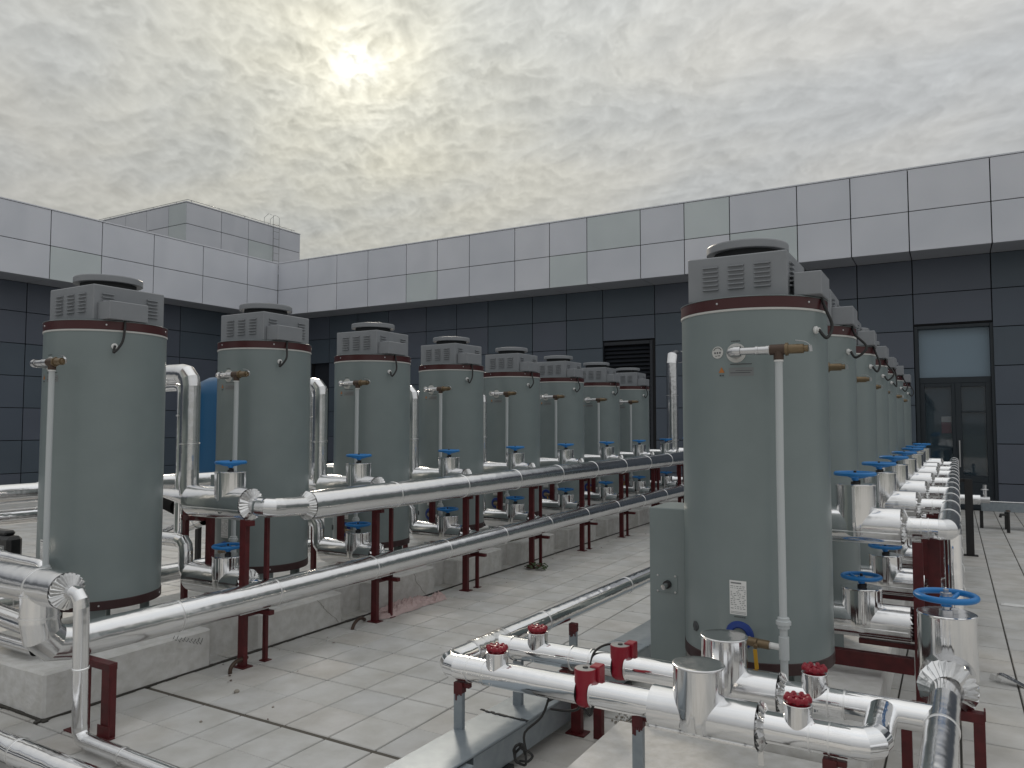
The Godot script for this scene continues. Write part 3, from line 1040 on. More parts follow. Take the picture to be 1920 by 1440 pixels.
func power_cable(t: Node3D, sway: float, drop: float) -> void:
	var ga := 1.135
	var gp := Vector3(sin(ga) * 0.376, yy(2.062), cos(ga) * 0.376)
	var a := Vector3(0.345, yy(2.226), 0.10)
	var b := MB.new()
	b.tube(curve([a, a + Vector3(0.02, -0.06, 0.01 + sway * 0.3), (a + gp) * 0.5 + Vector3(0.03 + absf(sway), -0.05 - drop * 0.4, sway), gp + Vector3(0.035, -0.03 - drop * 0.4, 0.02 + sway * 0.5), gp], 7), 0.0075, 10, true)
	part("power_cable", b, M.rubber, t)

func make_heaters() -> void:
	var proto := make_heater()
	var order := ["nearest", "second", "third", "fourth", "fifth", "sixth", "seventh", "eighth"]
	for i in L_TANKS.size():
		var label: String = "grey-green water heater, %s from the camera in the left row" % order[i]
		if i == 0:
			label = "grey-green water heater nearest the camera in the left row, beside the big foil elbow"
		elif i == 7:
			label = "grey-green water heater farthest away in the left row, in front of the dark louvred door"
		var at := Vector3(-4.756, TOP, L_TANKS[i])
		var t: Node3D = proto
		if i == 0:
			proto.position = at
			proto.set_meta("label", label)
		else:
			t = copy_of(proto, label, at)
		t.set_meta("cable", rng.randf_range(-0.03, 0.05))
	for i in R_TANKS.size():
		var label: String = "grey-green water heater, %s from the camera in the right row" % order[i]
		if i == 0:
			label = "large grey-green water heater at the front of the right row, nearest the foreground pipes"
		elif i == 6:
			label = "grey-green water heater farthest away in the right row, beside the glass door"
		var t := copy_of(proto, label, Vector3(-0.874, TOP - 0.03, R_TANKS[i]))
		if i == 0:
			for hp in ["burner_hood", "flue_collar", "flue_cap"]:
				t.get_node(hp).position.x = -0.022
		t.set_meta("cable", [-0.02, 0.06, 0.02, 0.05, 0.0, 0.03, 0.03][i])
	for c in get_children():
		if c.has_meta("cable"):
			var s: float = c.get_meta("cable")
			c.remove_meta("cable")
			power_cable(c, s, 0.03)
			if c.position.z < -4.0:
				c.rotation = Vector3(rng.randf_range(-0.004, 0.004), rng.randf_range(-0.045, 0.045), rng.randf_range(-0.004, 0.004))
				c.get_node("burner_hood").rotation.y = rng.randf_range(-0.02, 0.02)
				c.get_node("relief_valve").rotation.y = rng.randf_range(-0.01, 0.01)
	for c in get_children():
		if c.has_meta("base_name"):
			c.remove_meta("base_name")

# ---------------------------------------------------------------- valves, pipes
func handwheel(parent: Node, at: Vector3, r: float, m: Material, turn := 0.0) -> MeshInstance3D:
	var b := MB.new()
	var bs := Basis(Vector3.UP, turn)
	b.ring(Transform3D(Basis.IDENTITY, Vector3.ZERO), r - r * 0.105, r * 0.105, 40, 10)
	for k in 3:
		var a := k * TAU / 3
		var o := bs * Vector3(cos(a), 0, sin(a))
		b.tube([Vector3(0, -r * 0.20, 0) + o * r * 0.1, Vector3(0, -r * 0.12, 0) + o * r * 0.5, o * r * 0.9], r * 0.075, 8)
	b.lathe([Vector2(0.0, r * 0.02), Vector2(r * 0.17, r * 0.02), Vector2(r * 0.2, -r * 0.05), Vector2(r * 0.16, -r * 0.34), Vector2(0.0, -r * 0.34)], Transform3D.IDENTITY, 18)
	var o := part("handwheel", b, m, parent)
	o.position = at
	return o

# an insulated gate valve on a branch that runs along +x; origin on the branch axis under the wheel
func make_gate_valve(left: float, right: float, tip: float, pr: float, cap_r: float, cap_h: float, wheel_r: float, tail_r: float, wheel_up := 0.06) -> Node3D:
	var t := thing("gate_valve", "", "valve")
	t.set_meta("base_name", "gate_valve")
	var b := MB.new()
	b.tube([Vector3(left, 0, 0), Vector3(right, 0, 0)], pr, 40, true, true)
	var j := part("branch_jacket", b, M.foil0, t)
	b = MB.new()
	b.tube([Vector3(left + 0.005, -pr - 0.0005, 0.012), Vector3(right - 0.005, -pr - 0.0005, 0.012)], 0.004, 6)
	b.box(Vector3((left + right) * 0.5, -pr * 0.32, pr * 0.955), Vector3((right - left) * 0.97, 0.006, 0.006), 0.001)
	part("lap_seam", b, M.seam, j)
	b = MB.new()
	b.saddle(cap_r, pr, cap_h, 0.62)
	var cj := part("bonnet_jacket", b, M.can0, t)
	b = MB.new()
	b.lathe([Vector2(cap_r - 0.004, cap_h - 0.004), Vector2(cap_r + 0.003, cap_h - 0.004), Vector2(cap_r + 0.004, cap_h + 0.002), Vector2(cap_r - 0.002, cap_h + 0.004), Vector2(0.0, cap_h + 0.002)], Transform3D.IDENTITY, 48)
	part("bonnet_lid", b, M.foil0, t)
	b = MB.new()
	b.bar(Vector3(0, 0.02, cap_r + 0.0005), Vector3(0, cap_h - 0.01, cap_r + 0.0005), 0.014, 0.003, 0.001)
	part("lap_seam", b, M.seam, cj)
	b = MB.new()
	b.lathe([Vector2(wheel_r * 0.20, 0.0), Vector2(wheel_r * 0.20, 0.014), Vector2(wheel_r * 0.11, 0.016), Vector2(wheel_r * 0.11, wheel_up + 0.004), Vector2(wheel_r * 0.07, wheel_up + 0.006), Vector2(wheel_r * 0.07, wheel_up + 0.020), Vector2(0, wheel_up + 0.021)], Transform3D(Basis.IDENTITY, Vector3(0, cap_h, 0)), 14)
	b.box(Vector3(wheel_r * 0.16, cap_h + 0.014, 0), Vector3(0.02, 0.02, 0.012), 0.002)
	part("stem", b, M.black_steel if wheel_r < 0.12 else M.steel, t)
	handwheel(t, Vector3(0, cap_h + wheel_up + 0.004, 0), wheel_r, M.blue, 0.3)
	if tip > right:
		b = MB.new()
		b.rosette(frame_to(Vector3.RIGHT, Vector3(right + 0.006, 0, 0)), tail_r * 0.9, pr * 1.0, 0.009, 26, 0.026, 3)
		part("crimped_end", b, M.crimp, t)
		b = MB.new()
		b.tube([Vector3(right - 0.01, 0, 0), Vector3(tip, 0, 0)], tail_r, 28)
		part("outlet_jacket", b, M.foil2, t)
		var rm := MB.new()
		rm.tube([Vector3(-0.004, 0, 0), Vector3(0.004, 0, 0)], tail_r + 0.002, 28, true, true)
		var sm := mesh_node("lap_seam", rm.done(), M.seam, t)
		sm.position = Vector3(lerpf(right, tip, 0.55), 0, 0)
	return t

func seam_rings(parent: Node, pts: Array, r: float, every: float, start := 0.3) -> void:
	var b := MB.new()
	b.lathe([Vector2(r, -0.007), Vector2(r + 0.0035, -0.004), Vector2(r + 0.0035, 0.003), Vector2(r, 0.004)], Transform3D.IDENTITY, 36)
	var m := b.done()
	for i in pts.size() - 1:
		var l: float = (pts[i + 1] - pts[i]).length()
		if l < every * 0.6:
			continue
		var s := start
		while s < l - 0.05:
			var o := mesh_node("lap_seam", m, M.seam, parent)
			o.transform = frame_to(pts[i + 1] - pts[i], pts[i].lerp(pts[i + 1], s / l))
			s += every

func long_seam(parent: Node, a: Vector3, c: Vector3, r: float, ang: float) -> void:
	var f := frame_to(c - a, a)
	var o := f.basis * Vector3(cos(ang), 0, sin(ang)) * r
	var b := MB.new()
	b.bar(a + o, c + o, 0.012, 0.003, 0.0)
	part("long_seam", b, M.seam, parent)

func pipe(called: String, pts: Array, r: float, label: String, m: Material, seam_every := 0.9, group := "", c0 := false, c1 := false) -> Node3D:
	var t := thing(called, label, "pipe", pts[0], group)
	var loc := []
	for p in pts:
		loc.append(p - pts[0])
	var b := MB.new()
	b.tube(loc, r, 40 if r > 0.05 else 24, c0, c1)
	part("cladding", b, m, t)
	if seam_every > 0.0:
		seam_rings(t, loc, r, seam_every)
	return t

func path(raw: Array, r: float, gores := 3) -> Array:     # rounds every inner corner of a path with a mitred bend
	var out := [raw[0]]
	for i in range(1, raw.size() - 1):
		out += bend(raw[i - 1], raw[i], raw[i + 1], r, gores)
	out.append(raw[-1])
	return out

func make_left_pipes() -> void:
	var order := ["nearest", "second", "third", "fourth", "fifth", "sixth", "seventh", "eighth", "ninth"]
	# valves
	var up := make_gate_valve(-0.38, 0.205, 0.36, 0.108, 0.104, 0.212, 0.108, 0.050)
	var lo := make_gate_valve(-0.36, 0.20, 0.36, 0.100, 0.104, 0.172, 0.108, 0.048)
	for i in 9:
		var z := -3.549 - 1.312 * i
		var l1: String = "blue-wheeled foil-jacketed valve on the upper left header, %s along" % order[i]
		var l2: String = "blue-wheeled foil-jacketed valve low down by the left plinth, %s along" % order[i]
		if i == 0:
			up.position = Vector3(-4.312, 1.045, z)
			up.set_meta("label", "blue-wheeled foil-jacketed valve at the near end of the upper left header")
			lo.position = Vector3(-4.322, 0.512, z)
			lo.set_meta("label", "blue-wheeled foil-jacketed valve behind the nearest oxide-red posts, low on the left")
			up.set_meta("group", "upper left valves")
			lo.set_meta("group", "lower left valves")
		else:
			copy_of(up, l1, Vector3(-4.312 + rng.randf_range(-0.008, 0.008), 1.045, z)).rotation.x = rng.randf_range(-0.01, 0.01)
			copy_of(lo, l2, Vector3(-4.322 + rng.randf_range(-0.008, 0.008), 0.512, z))
	# risers behind each branch
	for i in 8:
		var z := -3.549 - 1.312 * i
		var r := 0.068 if i == 0 else 0.062
		var h := 1.955 if i == 0 else 1.93
		var p := path([Vector3(-4.68, 1.045, z), Vector3(-4.755, 1.045, z), Vector3(-4.755, h, z), Vector3(-5.75, h, z)], 0.10, 3)
		if i > 0:
			p = path([Vector3(-4.68, 1.045, z), Vector3(-4.765, 1.045, z), Vector3(-4.765, h, z), Vector3(-5.75, h, z)], 0.09, 3)
		var o := pipe("insulated_riser", p, r, "tall foil-clad riser bending over behind the upper left valve, %s along" % order[i], M.foil1, 0.55, "left risers")
		if i == 0:
			o.set_meta("label", "thick foil-clad riser between the two nearest left heaters, before the blue vessel")
		var q := path([Vector3(-4.67, 0.512, z), Vector3(-4.77, 0.512, z), Vector3(-4.77, 0.75, z), Vector3(-5.7, 0.75, z)], 0.075, 3)
		pipe("insulated_riser", q, 0.050, "short foil-clad riser behind the lower left valve, %s along" % order[i], M.foil0, 0.25, "short left risers")
		if i < 3:
			var s := path([Vector3(-4.93, 0.75, z - 0.05), Vector3(-4.93, 1.86, z - 0.05), Vector3(-5.75, 1.86, z - 0.05)], 0.04, 2)
			pipe("small_riser", s, 0.030, "thin foil-clad riser beside a thick one behind the left row, %s along" % order[i], M.foil2, 0.6, "thin left risers")
	# upper header
	var base := Vector3(-4.02, 1.035, -3.549)
	var a := path([Vector3(-4.02, 1.035, -3.549), Vector3(-3.925, 1.03, -3.552), Vector3(-3.937, 1.012, -3.93)], 0.085, 3)
	var h := pipe("header_pipe", a, 0.066, "long foil-clad upper header pipe along the left row, on red posts", M.foil1, 0.13)
	var b := MB.new()
	var h0 := Vector3(-3.937, 1.012, -3.90) - base
	var h1 := Vector3(-3.965, 1.010, -14.2) - base
	b.tube([h0, h1], 0.104, 44, true, true)
	var main := part("main_cladding", b, M.foil0, h)
	b = MB.new()
	b.rosette(frame_to(Vector3(0, 0, 1), h0 + Vector3(0, 0, 0.004)), 0.066, 0.1035, 0.0035, 30, 0.045, 8)
	part("crimped_end", b, M.crimp, h)
	seam_rings(main, [h0, h1], 0.104, 0.98, 0.95)
	long_seam(main, h0, h1, 0.104, 0.35)
	# lower header with the big drop elbow
	var e := path([Vector3(-4.015, 0.755, -2.15), Vector3(-4.015, 0.452, -2.15), Vector3(-3.985, 0.455, -2.60)], 0.145, 3)
	e.append(Vector3(-3.935, 0.468, -3.30))
	e.append(Vector3(-3.945, 0.480, -14.2))
	var lh := pipe("header_pipe", e, 0.090, "long foil-clad lower left header pipe rising in a big elbow at its near end", M.foil0, 0.98)
	long_seam(lh, Vector3(-3.935, 0.468, -3.30) - e[0], e[-1] - e[0], 0.09, 5.7)
	long_seam(lh, Vector3(-3.935, 0.468, -3.30) - e[0], e[-1] - e[0], 0.09, 2.0)
	var rm := MB.new()
	rm.tube([Vector3(0, -0.004, 0), Vector3(0, 0.004, 0)], 0.094, 40, true, true)
	for y in [-0.14, -0.03]:
		var o := mesh_node("lap_seam", rm.done(), M.seam, lh)
		o.position = Vector3(0, y, 0)
	# the big cross pipe at the near end
	var x := pipe("cross_pipe", [Vector3(-8.0, 0.755, -2.15), Vector3(-3.79, 0.765, -2.15)], 0.090, "thick foil-clad cross pipe entering from the left edge, crimped end cap", M.foil1, 0.0, "", false, true)
	b = MB.new()
	b.rosette(frame_to(Vector3.RIGHT, Vector3(4.218, 0.01, 0)), 0.034, 0.091, 0.010, 26, 0.03, 5)
	part("crimped_end", b, M.crimp, x)
	seam_rings(x, [Vector3.ZERO, Vector3(4.2, 0.01, 0)], 0.09, 1.0, 0.98)
	long_seam(x, Vector3(0, 0, 0), Vector3(4.2, 0.01, 0), 0.09, 0.9)
	# the small pipe that leaves the cap and runs over the floor
	var s := path([Vector3(-3.79, 0.765, -2.15), Vector3(-3.665, 0.762, -2.155), Vector3(-3.725, 0.052, -2.20), Vector3(-2.2, 0.052, -2.17)], 0.06, 3)
	pipe("drain_pipe", s, 0.036, "slim foil-clad pipe dropping from the crimped cap and turning along the floor", M.foil0, 0.42)
	pipe("floor_pipe", [Vector3(-8.0, 0.10, -1.93), Vector3(-1.8, 0.10, -1.90)], 0.058, "foil-clad pipe lying on the tiles across the bottom left corner", M.foil2, 1.0)
	var s2 := path([Vector3(-6.4, 0.80, -2.50), Vector3(-4.66, 0.755, -2.50), Vector3(-4.53, 0.60, -2.48)], 0.05, 2)
	pipe("small_pipe", s2, 0.033, "slim foil-clad pipe bending down between the thick cross pipe and the nearest left heater", M.foil2, 0.5)
	pipe("small_pipe", [Vector3(-7.0, 0.56, -2.46), Vector3(-4.60, 0.40, -2.46)], 0.060, "foil-clad pipe seen under the thick cross pipe at the left edge", M.foil0, 0.8)
	pipe("small_pipe", [Vector3(-7.0, 0.34, -2.40), Vector3(-4.55, 0.30, -2.42)], 0.035, "thin foil-clad pipe lying just above the near end of the left plinth", M.foil1, 0.8)
	# headers behind the left row
	pipe("back_header", [Vector3(-6.25, 1.05, 1.0), Vector3(-6.25, 1.05, -13.5)], 0.075, "thick foil-clad header pipe behind the left row of heaters, upper of two", M.foil0, 1.0)
	pipe("back_header", [Vector3(-6.25, 0.875, 1.0), Vector3(-6.25, 0.875, -13.5)], 0.060, "thinner foil-clad header pipe behind the left row of heaters, lower of two", M.foil2, 1.0)
	pipe("back_header", [Vector3(-5.62, 0.36, 0.5), Vector3(-5.62, 0.36, -13.5)], 0.070, "foil-clad pipe lying along the back edge of the left plinth", M.foil0, 1.0)
	pipe("slanting_pipe", [Vector3(-5.666, 0.654, -3.950), Vector3(-5.101, 0.841, -3.950)], 0.050, "foil-clad pipe slanting up between the two nearest left heaters", M.foil2, 0.22)
	# bellows joint near the nearest riser
	b = MB.new()
	var prof := []
	for k in 19:
		prof.append(Vector2(0.058 + (0.008 if k % 2 == 0 else -0.006), 0.014 * k))
	b.lathe(prof, frame_to(Vector3(-5.152, 0.928, -3.800) - Vector3(-5.464, 1.011, -3.800), Vector3(-5.464, 1.011, -3.800)), 24)
	var bj := single("rubber_bellows", b, M.rubber, "black ribbed rubber joint with a red-painted elbow between the two nearest left heaters", "pipe joint")
	b = MB.new()
	b.tube(curve([Vector3(-5.152, 0.928, -3.800), Vector3(-5.044, 0.897, -3.800), Vector3(-4.920, 0.897, -3.800)], 4), 0.045, 20, true, true)
	part("elbow", b, M.oxide, bj)

	# far riser at the end of the upper header
	var fr := path([Vector3(-4.34, 1.0, -13.2), Vector3(-4.34, 2.83, -13.2), Vector3(-4.34, 2.83, -14.0)], 0.16, 2)
	pipe("insulated_riser", fr, 0.105, "thick foil-clad riser at the far end of the left row, against the dark wall", M.foil1, 0.8)

func post(b: MB, p: Vector3, h: float, w: float, d: float, foot := true) -> void:
	# a channel: web and two flanges, with a foot plate
	b.box(p + Vector3(0, h * 0.5, d * 0.5 - 0.004), Vector3(w, h, 0.007), 0.001)
	b.box(p + Vector3(-w * 0.5 + 0.0035, h * 0.5, 0), Vector3(0.007, h - 0.001, d - 0.016), 0.001)
	b.box(p + Vector3(w * 0.5 - 0.0035, h * 0.5, 0), Vector3(0.007, h - 0.001, d - 0.016), 0.001)
	if foot:
		b.box(p + Vector3(0, 0.004, 0), Vector3(w * 1.9, 0.007, d * 1.8), 0.001)

func make_left_supports() -> void:
	var order := ["nearest", "second", "third", "fourth", "fifth", "sixth", "seventh", "eighth", "ninth"]
	var t := thing("pipe_support", "oxide-red steel pipe support at the near end of the upper left header", "pipe support", Vector3(-4.05, 0, -3.46), "left pipe supports")
	t.set_meta("base_name", "pipe_support")
	for k in [[0.0, 0.0, 0.0, 0.955, 0.055, 0.045], [0.02, 0.0, -0.17, 0.952, 0.032, 0.032], [-0.47, TOP, -0.10, 0.945, 0.055, 0.045], [-0.90, TOP, -0.22, 0.97, 0.042, 0.042]]:
		var b := MB.new()
		post(b, Vector3(k[0], k[1], k[2]), k[3] - k[1], k[4], k[5], k[1] < 0.1)
		part("leg", b, M.oxide, t)
	var b := MB.new()
	b.bar(Vector3(0.0, 0.93, 0.0), Vector3(0.07, 0.935, 0.0), 0.04, 0.035)
	b.bar(Vector3(-0.92, 0.895, -0.22), Vector3(-0.80, 0.895, -0.20), 0.04, 0.035)
	part("crossbeam", b, M.oxide, t)
	b = MB.new()
	b.bar(Vector3(0.0, 0.335, -0.20), Vector3(0.0, 0.335, 0.0), 0.03, 0.03)
	b.bar(Vector3(0.0, 0.352, -0.085), Vector3(0.17, 0.352, -0.085), 0.04, 0.03)
	part("bracket", b, M.oxide, t)
	for i in range(1, 9):
		copy_of(t, "oxide-red steel pipe support under the left headers, %s from the near end" % order[i], Vector3(-4.05, 0, -3.46 - 1.312 * i)).scale.y = 0.95
	# the two-legged stand at the near end of the lower header
	var s := thing("pipe_stand", "oxide-red two-legged stand with foot plates under the near end of the lower left header", "pipe support", Vector3(-3.85, 0, -2.36))
	for x in [0.105, -0.115]:
		b = MB.new()
		post(b, Vector3(x, 0, 0), 0.365, 0.065, 0.05, false)
		b.box(Vector3(x + 0.004, 0.035, 0.03), Vector3(0.10, 0.06, 0.006), 0.001)
		b.box(Vector3(x, 0.004, 0.035), Vector3(0.11, 0.007, 0.075), 0.001)
		part("leg", b, M.oxide, s)
	b = MB.new()
	b.bar(Vector3(-0.16, 0.352, 0.0), Vector3(0.13, 0.352, 0.0), 0.05, 0.035)
	part("crossbeam", b, M.oxide, s)
	# dark stands under the back headers
	var d := thing("pipe_stand", "dark steel stand under the pipes behind the left row, nearest", "pipe support", Vector3(-6.25, 0, -3.45), "stands behind the left row")
	d.set_meta("base_name", "pipe_stand")
	for x in [-0.09, 0.09]:
		b = MB.new()
		post(b, Vector3(x, 0, 0), 0.97, 0.04, 0.04)
		part("leg", b, M.black_steel, d)
	b = MB.new()
	b.bar(Vector3(-0.12, 0.952, 0), Vector3(0.12, 0.952, 0), 0.04, 0.03)
	b.bar(Vector3(-0.12, 0.795, 0), Vector3(0.12, 0.795, 0), 0.04, 0.03)
	part("crossbeam", b, M.black_steel, d)
	for i in range(1, 5):
		copy_of(d, "dark steel stand under the pipes behind the left row, %s along" % order[i], Vector3(-6.25, 0, -3.45 - 2.1 * i))

func make_right_pipes() -> void:
	var order := ["nearest", "second", "third", "fourth", "fifth", "sixth", "seventh"]
	var up := make_gate_valve(-0.42, 0.225, 0.40, 0.097, 0.104, 0.222, 0.112, 0.053, 0.055)
	var lo := make_gate_valve(-0.40, 0.24, 0.42, 0.092, 0.104, 0.175, 0.108, 0.050, 0.055)
	var vz := [-4.66, -5.90, -7.09, -8.32, -9.60, -10.55, -11.90]
	up.set_meta("group", "upper right valves")
	lo.set_meta("group", "lower right valves")
	for i in 7:
		var x: float = [-0.480, -0.452, -0.430, -0.413, -0.392, -0.395, -0.372][i]
		var pu := Vector3(x, 1.026, vz[i])
		var pl := Vector3([-0.462, -0.428, -0.42, -0.41, -0.40, -0.40, -0.38][i], 0.500, vz[i] - 0.02)
		if i == 0:
			up.position = pu
			up.set_meta("label", "blue-wheeled foil-jacketed valve beside the big front heater, upper right, nearest")
			lo.position = pl
			lo.set_meta("label", "blue-wheeled foil-jacketed valve beside the big front heater, lower right, nearest")
		else:
			copy_of(up, "blue-wheeled foil-jacketed valve in the upper right line, %s from the camera" % order[i], pu)
			copy_of(lo, "blue-wheeled foil-jacketed valve in the lower right line, %s from the camera" % order[i], pl)
	# upper header: comes forward, turns down behind the big wheel
	var hp := path([Vector3(0.015, 1.02, -13.6), Vector3(-0.032, 1.022, -4.665), Vector3(-0.27, 1.024, -4.66)], 0.075, 3)
	var hh := pipe("header_pipe", hp, 0.0555, "foil-clad upper header pipe of the right row, bending into its nearest valve", M.foil1, 0.62)
	pipe("insulated_pipe", [Vector3(-0.015, 0.99, -4.80), Vector3(-0.012, 0.30, -4.80)], 0.042, "slim upright foil-clad pipe below the near end of the upper right header", M.foil2, 0.16)
	var b := MB.new()
	b.tube([Vector3(-0.003, 0, 0), Vector3(0.003, 0, 0)], 0.058, 36, true, true)
	var er := b.done()
	for x in [-0.215, -0.125]:
		var o := mesh_node("lap_seam", er, M.seam, hh)
		o.position = Vector3(x, 1.0235, -4.6605) - hp[0]
	# lower header
	var lp := [Vector3(-0.02, 0.475, -13.4), Vector3(-0.045, 0.47, -3.76)]
	var lh := pipe("header_pipe", lp, 0.088, "foil-clad lower header pipe of the right row, behind the big blue wheel", M.foil0, 0.9)
	b = MB.new()
	b.rosette(frame_to(Vector3(0, 0, 1), Vector3(-0.0255, -0.005, 9.655)), 0.06, 0.118, 0.013, 24, 0.045, 14)
	part("crimped_end", b, M.crimp, lh)
	# big valve standing on the lower header
	var t := thing("gate_valve", "big blue-wheeled foil-jacketed valve standing at the right, largest wheel in the picture", "valve", Vector3(-0.045, 0.47, -4.0))
	b = MB.new()
	b.lathe([Vector2(0.122, -0.02), Vector2(0.118, 0.255), Vector2(0.120, 0.258)], Transform3D.IDENTITY, 56)
	var cj := part("bonnet_jacket", b, M.can0, t)
	b = MB.new()
	b.lathe([Vector2(0.114, 0.254), Vector2(0.1205, 0.254), Vector2(0.1215, 0.260), Vector2(0.116, 0.2625), Vector2(0.0, 0.259)], Transform3D.IDENTITY, 56)
	part("bonnet_lid", b, M.foil0, t)
	b = MB.new()
	b.bar(Vector3(-0.05, 0.05, 0.110), Vector3(-0.05, 0.25, 0.107), 0.012, 0.003, 0.0)
	part("lap_seam", b, M.seam, cj)
	b = MB.new()
	b.tube([Vector3(0, 0.0, -0.16), Vector3(0, 0.0, 0.235)], 0.108, 44, true, true)
	part("body_jacket", b, M.foil1, t)
	b = MB.new()
	b.lathe([Vector2(0.030, 0.255), Vector2(0.030, 0.275), Vector2(0.017, 0.278), Vector2(0.017, 0.335), Vector2(0.024, 0.336), Vector2(0.024, 0.350), Vector2(0.012, 0.352), Vector2(0.012, 0.366), Vector2(0, 0.367)], Transform3D.IDENTITY, 14)
	b.box(Vector3(0.032, 0.272, 0.0), Vector3(0.03, 0.025, 0.02), 0.002)
	part("stem", b, M.steel, t)
	handwheel(t, Vector3(0, 0.335, 0), 0.134, M.blue, 1.1)
	# pipe from the crimped end towards the camera
	var fp := path([Vector3(-0.055, 0.465, -3.74), Vector3(-0.056, 0.478, -3.52), Vector3(-0.073, 0.462, -2.75), Vector3(-0.10, 0.462, -1.2)], 0.05, 2)
	var fpn := pipe("insulated_pipe", fp, 0.057, "foil-clad pipe coming straight towards the camera from the crimped collar, bottom right", M.foil0, 0.50)
	# the two foil pipes across the foreground
	var z1 := -2.945
	var z2 := -3.33
	var y := 0.467
	var p1 := path([Vector3(-1.985, y, -5.3), Vector3(-2.065, y, z1), Vector3(-1.385, y, z1)], 0.065, 3)
	var q0 := [Vector3(-1.62, 0.46, -12.8), Vector3(-1.985, 0.462, -5.3)] + p1.slice(1)
	var f1 := pipe("foreground_pipe", q0, 0.056, "foil-clad pipe running along the floor aisle and turning to the front red pump", M.foil2, 1.15)
	var w := MB.new()
	w.tube([Vector3(0, 0, 0), Vector3(0.005, 0.002, 0.14), Vector3(-0.012, 0.0, 0.27)], 0.062, 11, true, true)
	var wr := part("foil_wrap", w, M.crimp, f1)
	wr.position = Vector3(-2.045, y, -3.42) - q0[0]
	var p2 := path([Vector3(-1.325, y, z1), Vector3(-0.262, y + 0.002, z1), Vector3(-0.262, y + 0.004, z2 + 0.045)], 0.075, 3)
	var f2 := pipe("foreground_pipe", p2, 0.056, "foil-clad pipe from the front red pump to the elbow near the bottom right", M.foil2, 0.0)
	var f3 := pipe("foreground_pipe", [Vector3(-2.03, y, z2), Vector3(-1.385, y, z2)], 0.054, "foil-clad pipe from the aisle pipe to the rear red pump", M.foil2, 0.0)
	var f4 := pipe("foreground_pipe", [Vector3(-1.325, y, z2), Vector3(-0.09, y, z2)], 0.054, "foil-clad pipe from the rear red pump to the pipe at the far right", M.foil2, 0.0)
	for k in [[f1, [-1.93, -1.845], z1], [f2, [-1.32, -0.47, -0.405], z1], [f3, [-1.93, -1.60, -1.50], z2], [f4, [-1.32, -0.46, -0.40], z2]]:
		var rm := MB.new()
		rm.tube([Vector3(-0.003, 0, 0), Vector3(0.003, 0, 0)], 0.0585, 36, true, true)
		var mm := rm.done()
		for x in k[1]:
			var o := mesh_node("lap_seam", mm, M.seam, k[0])
			o.position = Vector3(x, y, k[2]) - k[0].position
	for k in [[f2, -1.30, -0.31, z1, 5.4], [f4, -1.30, -0.12, z2, 5.4], [f3, -2.0, -1.39, z2, 5.5]]:
		long_seam(k[0], Vector3(k[1], y, k[3]) - k[0].position, Vector3(k[2], y, k[3]) - k[0].position, 0.056, k[4])
	# big jacketed strainers
	for k in [[z1, 0.655, "front"], [z2, 0.672, "rear"]]:
		var s := thing("jacketed_strainer", "tall foil-jacketed can on a thick sleeve, %s of the two in the foreground" % k[2], "valve", Vector3(-0.877, y, k[0]), "jacketed cans on the foreground pipes")
		var can_h: float = k[1] - y
		b = MB.new()
		b.tube([Vector3(-0.185, -0.004, 0), Vector3(0.225, -0.004, 0)], 0.083, 48, true, true)
		var sl := part("sleeve", b, M.foil0, s)
		b = MB.new()
		b.bar(Vector3(-0.18, -0.058, 0.063), Vector3(0.22, -0.058, 0.063), 0.010, 0.006, 0.001)
		part("lap_seam", b, M.seam, sl)
		var rv := MB.new()
		rv.lathe([Vector2(0, 0.004), Vector2(0.004, 0.003), Vector2(0.005, 0)], Transform3D.IDENTITY, 8)
		var rvm := rv.done()
		for x in [-0.15, -0.055, 0.0, 0.06, 0.19]:
			var o := mesh_node("rivet", rvm, M.steel, sl)
			o.transform = frame_to(Vector3(0, -0.6, 0.8), Vector3(x, -0.056, 0.067))
		b = MB.new()
		b.saddle(0.0965, 0.087, can_h, 0.75, 72)
		part("can_jacket", b, M.can1, s)
		b = MB.new()
		b.lathe([Vector2(0.092, can_h - 0.005), Vector2(0.099, can_h - 0.005), Vector2(0.100, can_h + 0.001), Vector2(0.095, can_h + 0.003), Vector2(0.06, can_h - 0.001), Vector2(0.0, can_h + 0.001)], Transform3D.IDENTITY, 56, true)
		part("can_lid", b, M.foil1, s)
		b = MB.new()
		b.rosette(frame_to(Vector3.RIGHT, Vector3(0.235, -0.004, 0)), 0.056, 0.088, 0.006, 17, 0.02, 31)
		b.rosette(frame_to(Vector3.RIGHT, Vector3(0.228, -0.004, 0)), 0.05, 0.091, 0.004, 15, 0.0, 32)
		b.bar(Vector3(0.235, -0.075, 0.02), Vector3(0.238, -0.135, 0.025), 0.02, 0.004, 0.0)
		part("crimped_end", b, M.crimp, s)
	# small red-wheeled valves
	for k in [[-1.792, z1, 0.565, "left end of the front foil pipe"], [-1.792, z2, 0.562, "left end of the rear foil pipe"], [-0.512, z1, 0.572, "right part of the front pipe, by its elbow"], [-0.512, z2, 0.574, "rear pipe, in front of the big heater"]]:
		var s := thing("red_valve", "red-wheeled small valve on the %s" % k[3], "valve", Vector3(k[0], y, k[1]), "red-wheeled valves in the foreground")
		var ch: float = k[2] - y
		b = MB.new()
		b.saddle(0.0505, 0.057, ch, 0.62, 48)
		b.lathe([Vector2(0.0505, ch), Vector2(0.046, ch + 0.001), Vector2(0.0, ch - 0.002)], Transform3D.IDENTITY, 36)
		part("bonnet_jacket", b, M.can0, s)
		b = MB.new()
		b.ring(Transform3D(Basis.IDENTITY, Vector3(0, ch - 0.0005, 0)), 0.0485, 0.0022, 36, 6)
		part("rim", b, M.seam, s)
		b = MB.new()
		b.ring(Transform3D(Basis.IDENTITY, Vector3(0, ch + 0.017, 0)), 0.0375, 0.0095, 48, 10, 0.003, 9)
